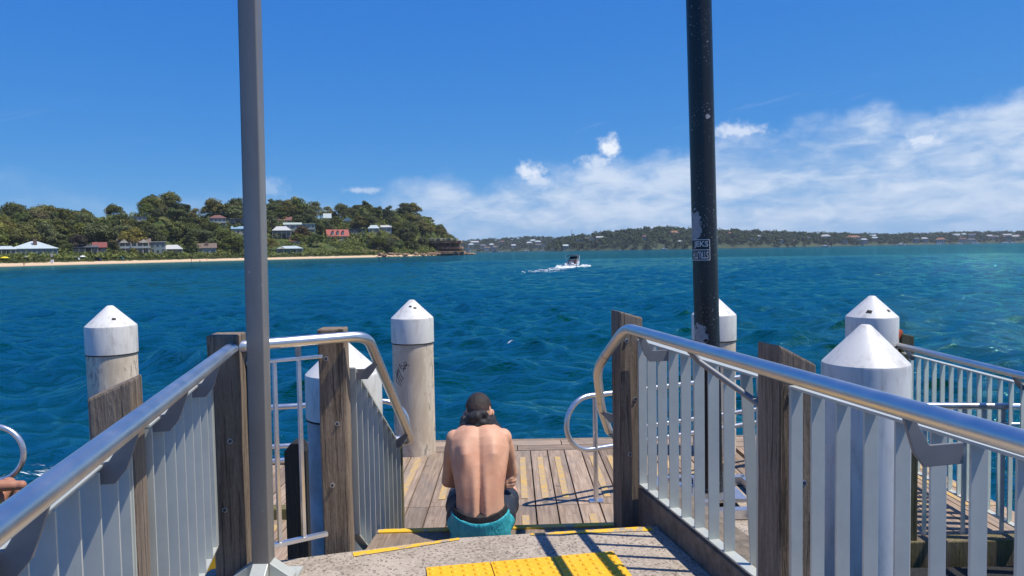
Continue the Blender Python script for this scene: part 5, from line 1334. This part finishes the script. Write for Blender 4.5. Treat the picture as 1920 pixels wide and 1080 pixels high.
def ledge(px0, px1, py0, py1, D, dep, jag):
    """irregular slab seen between two pixel columns"""
    m = MB(); n = 14; a = at(px0, py1, D); b = at(px1, py1, D); zt = at((px0 + px1) / 2, py0, D).z; zb = at((px0 + px1) / 2, py1, D).z
    fr = []; bk = []
    for i in range(n + 1):
        p = a.lerp(b, i / n); w = mnoise.noise(Vector((i * .7, D * .1, py0 * .3))); fr.append((p.x, p.y - dep / 2 + jag * w)); bk.append((p.x, p.y + dep / 2))
    m.slab(fr + bk[::-1], zb, zt); return m
t = thing('sandstone_cliff', 'layered sandstone ledge with a dark overhang at the point', 'cliff', at(835, 478, 625))
for nm, a, b, c, d, dep, jg, mt_, DD in (('overhang_top', 806, 858, 447, 452, 22, 2.5, M_rocktop, 625), ('overhang_slab', 810, 866, 451.5, 456, 22, 2, M_rock, 626), ('recess', 812, 862, 456, 464, 12, 1, M_rock, 632), ('middle_slab', 822, 868, 463, 467, 20, 2.5, M_rock, 627), ('undercut', 826, 866, 467, 471, 14, 1, M_rock, 630), ('rock_shelf', 790, 872, 471.5, 476.5, 28, 4, M_rock, 622), ('low_platform', 850, 892, 475.4, 477.6, 22, 5, M_rock, 622)):
    ledge(a, b, c, d, DD, dep, jg).build(nm, mt_, t, bevel=.35)
for i in range(34):
    px = random.uniform(705, 884); py = 478.2 - (px - 705) * .008 - random.random() * 3.2; D = shoreD(px) + random.uniform(-4, 5); p = at(px, py, D); s = random.uniform(.7, 2.1) * (1 if px < 860 else .6)
    o = inst('boulder', rk[i % 5], None, (p.x, p.y, max(p.z, WZ - .2)), (0, random.uniform(-.3, .3), random.random() * 6), (s * 1.3, s, s * .8)); tag(o, f"{'large' if s > 1.6 else ('mid sized' if s > 1.1 else 'small')} sandstone boulder at the waterline {'below the trees left of the ledge' if px < 770 else ('under the left half of the ledge' if px < 815 else ('under the overhang' if px < 860 else 'off the tip of the point'))}", 'boulder', 'boulders along the point')
for i in range(8):
    px = 650 + i * 9 + random.uniform(-3, 3); p, _ = rayhit(px, 474 - random.random() * 4); s = random.uniform(1.5, 3)
    o = inst('boulder', rk[i % 5], None, p, (0, 0, random.random() * 6), (s * 1.8, s, s)); tag(o, 'brown rock in the low bank above the right end of the sand', 'boulder', 'rocks in the bank')

# ------------------------------------------------------------------ things on the beach
def umbrella(px, py, w_px, label, mat, D=None):
    p, _ = rayhit(px, py); r_u = w_px * p.y / F / 2; t = thing('beach_umbrella', label, 'umbrella', p)
    m = MB(); m.tube([p, p + Vector((0, 0, 2.0))], .05, 6); m.build('pole', M_pipew, t)
    m = MB(); n = 10; apex = p + Vector((0, 0, 2.25)); vs = [apex] + [p + Vector((r_u * math.cos(6.283 * k / n), r_u * math.sin(6.283 * k / n), 1.65)) for k in range(n)] + [p + Vector((r_u * .62 * math.cos(6.283 * k / n), r_u * .62 * math.sin(6.283 * k / n), 2.05)) for k in range(n)]
    m.add(vs, [(0, 1 + n + k, 1 + n + (k + 1) % n) for k in range(n)] + [(1 + n + k, 1 + k, 1 + (k + 1) % n, 1 + n + (k + 1) % n) for k in range(n)]); o = m.build('canopy', mat, t); o.modifiers.new('solid', 'SOLIDIFY').thickness = .04
def tent(px, py, w_px, h, label, mat):
    p, _ = rayhit(px, py); w = w_px * p.y / F; t = thing('beach_tent', label, 'tent', p); m = MB(); rings = []
    for i in range(9):
        a = math.pi * i / 8; x = w / 2 * math.cos(a); z = h * math.sin(a) ** .7
        rings.append([(p.x + x, p.y - .7, p.z + z * .92), (p.x + x * .9, p.y + .9, p.z + z * .55)])
    vs = [q for rr in rings for q in rr]; m.add(vs, [(2 * i, 2 * i + 1, 2 * i + 3, 2 * i + 2) for i in range(8)] + [tuple(2 * i + 1 for i in range(9))]); o = m.build('shell', mat, t); o.modifiers.new('solid', 'SOLIDIFY').thickness = .05
    m = MB(); m.box((p.x, p.y, p.z + .04), (w * .9, 1.5, .05)); m.build('groundsheet', W_char, t)
C_y = plain('yellow_canvas', (.80, .62, .02), .7); C_g = plain('grey_canvas', (.40, .42, .44), .7); C_w = plain('white_canvas', (.72, .75, .78), .7); C_n = plain('navy_canvas', (.025, .03, .09), .7); C_b = plain('bright_blue_canvas', (.02, .20, .42), .7)
umbrella(9, 491, 14.5, 'yellow beach umbrella at the left end of the sand', C_y); umbrella(50, 489, 10, 'grey beach umbrella left of the white sign', C_g); umbrella(155, 488, 10.5, 'white beach umbrella beside the pale beach tent', C_w)
tent(141, 488, 17, 2.2, 'pale blue white beach tent at the foot of the dune', C_w); tent(184, 489, 11, 1.9, 'navy beach tent on the sand', C_n); tent(228, 487.5, 8, 1.8, 'bright blue beach tent near the brown house', C_b)
p, _ = rayhit(98, 494); t = thing('beach_sign', 'white notice board on a dark post on the sand', 'sign', p)
m = MB(); m.tube([p, p + Vector((0, 0, 4.2))], .09, 8); m.build('sign_post', W_char, t); m = MB(); m.box((p.x, p.y - .12, p.z + 3.6), (1.0, .06, 1.5)); m.build('board', R_white, t, bevel=.02); m = MB(); m.box((p.x + .1, p.y - .2, p.z + .9), (1.1, .4, 1.5)); m.build('equipment_box', C_w, t, bevel=.05)
for i, (px, py) in enumerate(((246, 485), (256, 484.5), (266, 484), (576, 479.5))):
    p, _ = rayhit(px, py); t = thing('dinghy', ('leftmost white dinghy pulled up on the sand', 'middle white dinghy pulled up on the sand', 'rightmost of three white dinghies on the sand', 'dark dinghy lying on the far end of the sand')[i], 'dinghy', p)
    L = 3.4; m = MB(); vs = []
    for k in range(7):
        u = k / 6; w = .62 * math.sin(math.pi * (.18 + .82 * u)) ** .6; x = (u - .5) * L
        vs += [(p.x + x, p.y - w, p.z + .62), (p.x + x, p.y - w * .5, p.z + .08), (p.x + x, p.y + w * .5, p.z + .08), (p.x + x, p.y + w, p.z + .62)]
    m.add(vs, [(4 * k + j, 4 * k + j + 1, 4 * k + 5 + j, 4 * k + 4 + j) for k in range(6) for j in range(3)] + [(0, 1, 2, 3), (24, 27, 26, 25)]); o = m.build('hull', W_char if i == 3 else R_white, t); o.modifiers.new('solid', 'SOLIDIFY').thickness = .06
    m = MB(); m.box((p.x, p.y, p.z + .42), (.3, 1.0, .05)); m.build('thwart', W_brown, t)
for (px, py, lab, sk, sw, rz) in ((45, 499, 'bather with red swimwear standing at the water line', M_skin_tan, M_sw_red, 0), (60, 490, 'beachgoer standing right of the grey umbrella', M_skin, M_sw_navy, .5), (87, 492, 'beachgoer standing just left of the white sign', M_skin_tan, M_sw_black, 2), (359, 491.5, 'left of two dark figures walking on the sand', M_skin_tan, M_sw_black, 1.5), (375, 493.5, 'right of two dark figures, at the water edge', M_skin_tan, M_sw_navy, 1.2), (388, 489, 'lone beachgoer high on the sand near the grey cottage', M_skin, M_sw_red, 0)):
    p, _ = rayhit(px, py); simple_person(p, STAND, lab, sk, sw, 1.03, rz, .045)

# ------------------------------------------------------------------ speedboat with its wake
bo = thing('speedboat', 'white open speedboat with a dark canopy heading across the bay', 'boat', BOAT)
rot = math.atan2(-BOAT_DIR.x, BOAT_DIR.y); BM = Matrix.Rotation(rot, 4, 'Z'); BM.translation = BOAT
def bpart(name, m, mat, parent=bo, sm=None):
    m.v = [tuple(BM @ Vector(p)) for p in m.v]; return m.build(name, mat, parent, smooth=sm)
M_hull = plain('white_gelcoat', (.76, .77, .78), .25, var=.03); M_canopy = plain('dark_canopy_cloth', (.015, .022, .035), .7)
m = MB(); vs = []; K = 11
for k in range(K):
    u = k / (K - 1); yb = -2.6 + 5.2 * u; w = 1.08 * (1 - max(0, u - .45) ** 2.2 * 3.4); w = max(w, .05); sh = .62 + .42 * u * u; kl = -.25 + .55 * max(0, u - .55) ** 2 * 3
    vs += [(-w, yb, sh), (-w * .93, yb, .12 + .2 * u), (0, yb, kl), (w * .93, yb, .12 + .2 * u), (w, yb, sh), (w * .86, yb, sh), (w * .80, yb, .28 + .3 * u), (-w * .80, yb, .28 + .3 * u), (-w * .86, yb, sh)]
n = 9; m.add(vs, [(k * n + j, k * n + (j + 1) % n, (k + 1) * n + (j + 1) % n, (k + 1) * n + j) for k in range(K - 1) for j in range(n)] + [tuple(range(n)), tuple((K - 1) * n + j for j in range(n - 1, -1, -1))]); hull = bpart('hull', m, M_hull, sm=35)
m = MB(); m.box((0, -2.85, .55), (.42, .5, .75)); m.box((0, -2.95, -.1), (.16, .3, .9)); bpart('outboard_motor', m, C_g)
m = MB(); m.box((0, .75, .95), (1.2, .5, .7)); co_ = bpart('console', m, M_hull); m = MB(); m.add([(-.75, .95, 1.25), (.75, .95, 1.25), (.62, .7, 1.72), (-.62, .7, 1.72)], [(0, 1, 2, 3)]); bpart('windscreen', m, M_pane, co_)
m = MB(); pts = []
for i in range(7):
    a = -1 + 2 * i / 6; pts.append((a * 1.0, 2.05 - .22 * a * a))
vs = [(x, y, z - (.12 if y < -1.2 else 0)) for y in (-1.5, -.5, .9) for x, z in pts] ; vs2 = [(x, y, z - .05) for x, y, z in vs]
m.add(vs + vs2, [(r0 * 7 + i, r0 * 7 + i + 1, r0 * 7 + 8 + i, r0 * 7 + 7 + i) for r0 in (0, 1) for i in range(6)] + [(21 + r0 * 7 + i, 21 + r0 * 7 + 7 + i, 21 + r0 * 7 + 8 + i, 21 + r0 * 7 + i + 1) for r0 in (0, 1) for i in range(6)]); can = bpart('canopy', m, M_canopy)
for sx_ in (-1, 1):
    for y0, y1 in ((-.9, -1.45), (-.4, .85)): m = MB(); m.tube([(sx_ * .95, y0, .65), (sx_ * 1.0, y1, 1.84)], .03, 6); bpart('canopy_strut', m, M_pipew, can)
for (x, y, lab, sw) in ((-.45, -1.0, 'boat passenger in dark clothes on the left under the canopy', M_sw_black), (.42, -.55, 'boat passenger in navy on the right under the canopy', M_sw_navy)):
    p = BM @ Vector((x, y, .35)); simple_person(p, {k: (v[0], v[1] * .9, v[2] * 1.18 + .1) for k, v in SIT.items()}, lab, M_skin_tan, sw, 1.0, rot, .03)
def f_foam(gg, bs, out):
    co = gg.n('ShaderNodeTexCoord').outputs['Object']; n = gg.noise(co, 1.1, 6, .65); setp(gg, bs, color=gg.mix(n, (.62, .68, .72), (.82, .85, .87)), rough=.9)
M_foam = material('white_water', f_foam)
mb = MB(); r_ = random.Random(9)
for i in range(800):
    t_ = (r_.random() ** 1.7) * 32 - 1.5; wv = (.9 + t_ * .05) * r_.gauss(0, .6); p = BOAT - BOAT_DIR * (t_ + 2.2) + Vector((BOAT_DIR.y, -BOAT_DIR.x, 0)) * wv
    s = r_.uniform(.05, .17) * (1.2 if t_ < 10 else .7); h = s * r_.uniform(.3, .8) * (1.2 if t_ < 6 else .4)
    c = p + Vector((0, 0, .02 + .10 * r_.random())); a0 = r_.random() * 6
    mb.add([c + Vector((s * 1.4 * math.cos(a0 + k * 1.257), s * math.sin(a0 + k * 1.257), 0)) for k in range(5)] + [c + Vector((0, 0, h))], [(k, (k + 1) % 5, 5) for k in range(5)])
for i in range(160):      # bow spray on the right hand side
    t_ = r_.uniform(-1.5, 2.0); p = BOAT + BOAT_DIR * t_ + Vector((BOAT_DIR.y, -BOAT_DIR.x, 0)) * (1.2 + r_.random() * 1.6) * r_.choice((1, 1, -1)); s = r_.uniform(.08, .22); c = p + Vector((0, 0, .03))
    mb.add([c + Vector((s * 1.4 * math.cos(k * 1.257), s * math.sin(k * 1.257), 0)) for k in range(5)] + [c + Vector((0, 0, s * r_.uniform(.6, 2)))], [(k, (k + 1) % 5, 5) for k in range(5)])
o = bpy.data.objects.new('wake', raw_mesh(mb, 'wake', M_foam)); COL.objects.link(o); o['kind'] = 'stuff'; o['label'] = 'white wake trailing behind the speedboat'; o['category'] = 'wake'

# ------------------------------------------------------------------ far shore: wood, houses, boats
mb = MB(); r_ = random.Random(21)
for T, a, b, nn in ((farA, 860, 1100, 520), (farB, 1024, 1990, 1900)):
    for i in range(nn):
        px = r_.uniform(a, b); s = 150 * r_.random() ** .9 + r_.choice((0, 0, 25)); p = far_pt(T, px, s)
        if p.z < WZ + .5: continue
        h = r_.uniform(7, 13); leaf_cluster(mb, p + Vector((0, 0, h * .5)), r_.uniform(5, 8), 6, h * .5, 26, 1.9, r_)
o = bpy.data.objects.new('far_wood', raw_mesh(mb, 'far_wood', M_far)); COL.objects.link(o); o['kind'] = 'stuff'; o['label'] = 'dark wood covering the far shore of the bay'; o['category'] = 'wood'
def far_house(T, px, py, w_px, h_px, label, wall, roof, kind='hip', group=None):
    hor = 470 - .01746 * (px - 960); best = 60
    for s in range(4, 150, 4):
        q = far_pt(T, px, s)
        if proj(q)[1] < py + 1: best = s; break
    p = far_pt(T, px, best); sc = p.y / F; p.y -= 10; p.z = at(px, py, p.y).z
    w, hh = w_px * sc, h_px * sc; t = thing('house', label, 'house', p, group, math.atan2(-p.x, p.y)); ORG[t.name] = Vector()
    m = MB(); m.box((0, 4, hh * .32 - 2), (w, 8, hh * .64 + 4)); m.build('wall', wall, t)
    m = MB(); q = MB(); roof_mesh(q, w, 8, 0, hh * .4, kind, .5, .5); m.add([(v[0], v[1] + 4, v[2] + hh * .64) for v in q.v], q.f); m.build('roof', roof, t)
    k = max(2, int(w / 4))
    for i in range(k): m = MB(); m.box((-w / 2 + (i + .5) * w / k, -.1, hh * .34), (w / k * .6, .3, hh * .30)); m.build('window', M_pane, t)
far_house(farB, 1098, 454, 34, 8, 'long pale house on the far shore below the thin mast', W_white, R_pale, 'flat'); far_house(farB, 1263, 442, 17, 9, 'orange roofed house on the far shore left of the black pole', W_cream, R_ora); far_house(farB, 1285, 447, 14, 9, 'white box house on the far shore just left of the black pole', W_white, R_white, 'flat')
far_house(farB, 1212, 447, 18, 6, 'terracotta roofed house left of the orange roof on the far shore', W_cream, R_mar); far_house(farB, 1362, 441, 14, 6, 'brick roofed house on the far ridge right of the black pole', W_cream, R_ora); far_house(farB, 1545, 449, 18, 9, 'bright white house on the right half of the far shore', W_white, R_white); far_house(farB, 1596, 450, 28, 8, 'wide terracotta roofed house on the right half of the far shore', W_cream, R_ora); far_house(farB, 1760, 455, 16, 9, 'tan roofed house at the far water edge on the right', W_cream, R_ora)
walls = [W_white, W_white, W_cream, W_grey, W_white]; roofs = [R_pale, R_white, R_pale, R_brn, R_mar, R_dark, R_white]
cols_ = {id(R_pale): 'pale', id(R_white): 'white', id(R_mar): 'maroon', id(R_brn): 'brown', id(R_ora): 'orange', id(R_dark): 'dark'}
fr_ = random.Random(4)
for i in range(62):
    T = farA if i < 20 else farB; px = fr_.uniform(878, 1035) if i < 20 else fr_.uniform(1060, 1910)
    hor = 470 - .01746 * (px - 960); e = T['E'](px); py = hor - e * fr_.uniform(.12, .62) + 1
    if i > 52: px = fr_.uniform(1800, 1915); py = 470 - .01746 * (px - 960) - fr_.uniform(1, 13)
    rf = fr_.choice(roofs); far_house(T, px, py, fr_.uniform(7, 15), fr_.uniform(4.5, 7), f"small {cols_[id(rf)]} roofed far shore house {'in the hazy cluster right of the point' if px < 1040 else ('between the mast and the black pole' if px < 1290 else ('hidden near the black pole' if px < 1340 else ('between the black pole and the slotted pile' if px < 1590 else ('above the right balustrade' if px < 1800 else 'at the right edge of the bay'))))}", fr_.choice(walls), rf, fr_.choice(('hip', 'gable', 'flat')), 'small houses on the far shore')
p = far_pt(farB, 1073, 140); t = thing('radio_mast', 'thin radio mast rising above the far ridge', 'mast', p); m = MB(); m.tube([p, p + Vector((0, 0, 24))], [.5, .3], 6); m.build('mast', W_char, t); m = MB(); m.box(p + Vector((0, 0, 23)), (1.6, 1.6, .8)); m.build('antenna_platform', W_char, t)
def far_boat(px, D, L, label, group=None, mast=False):
    p = at(px, 470, D); p.z = WZ; t = thing('moored_boat', label, 'boat', p, group); m = MB(); vs = []
    for k in range(6):
        u = k / 5; w = L * .16 * (1 - u ** 3 * .95); vs += [(p.x + (u - .5) * L, p.y - w, p.z + L * .13 * (1 + .3 * u)), (p.x + (u - .5) * L, p.y, p.z - .3), (p.x + (u - .5) * L, p.y + w, p.z + L * .13 * (1 + .3 * u))]
    m.add(vs, [(3 * k + j, 3 * k + j + 1, 3 * k + 4 + j, 3 * k + 3 + j) for k in range(5) for j in range(2)] + [(3 * k, 3 * k + 3, 3 * k + 5, 3 * k + 2) for k in range(5)] + [(0, 2, 1), (15, 16, 17)]); m.build('hull', M_hull, t)
    m = MB(); m.prism([(-L * .25, 0), (L * .15, 0), (L * .05, L * .14), (-L * .22, L * .14)], ((p.x, p.y, p.z + L * .13), (1, 0, 0), (0, 0, 1), (0, -1, 0)), L * .2); m.build('cabin', M_hull, t)
    if mast: m = MB(); m.tube([p + Vector((0, 0, L * .1)), p + Vector((0, 0, L * 1.2))], .12, 5); m.build('mast', M_pipew, t)
far_boat(1245, 1300, 11, 'white cruiser moored off the far shore left of the black pole'); far_boat(1163, 1350, 6, 'small white boat moored off the far shore below the terracotta roof'); far_boat(1548, 1100, 13, 'white motorboat under way with a streak of wake on the right'); far_boat(1690, 1300, 14, 'long white boat off the far shore right of the slotted pile'); far_boat(987, 1700, 11, 'small boat with a sail mast right of the point', None, True)
for i in range(16): far_boat(fr_.uniform(1745, 1915) if i > 4 else fr_.uniform(900, 1060), fr_.uniform(1750, 1950), fr_.uniform(8, 13), 'white boat moored in the row close under the far shore', 'boats moored off the far shore', False)

# ------------------------------------------------------------------ haze over the bay
hm = bpy.data.materials.new('haze'); hm.use_nodes = True; hm.node_tree.nodes.clear(); gh = G(hm.node_tree)
vol = gh.n('ShaderNodeVolumePrincipled', {'Color': (0.80, 0.88, 1.0, 1), 'Density': 0.00007, 'Anisotropy': 0.2}); ho_ = hm.node_tree.nodes.new('ShaderNodeOutputMaterial'); hm.node_tree.links.new(vol.outputs[0], ho_.inputs['Volume'])
m = MB(); m.box((0, 2300, 62.5), (9400, 4800, 135)); hz = m.build('haze', hm, kind='stuff'); hz.display_type = 'WIRE'
scene.cycles.volume_bounces = 0; scene.cycles.volume_step_rate = 20; scene.cycles.volume_max_steps = 16
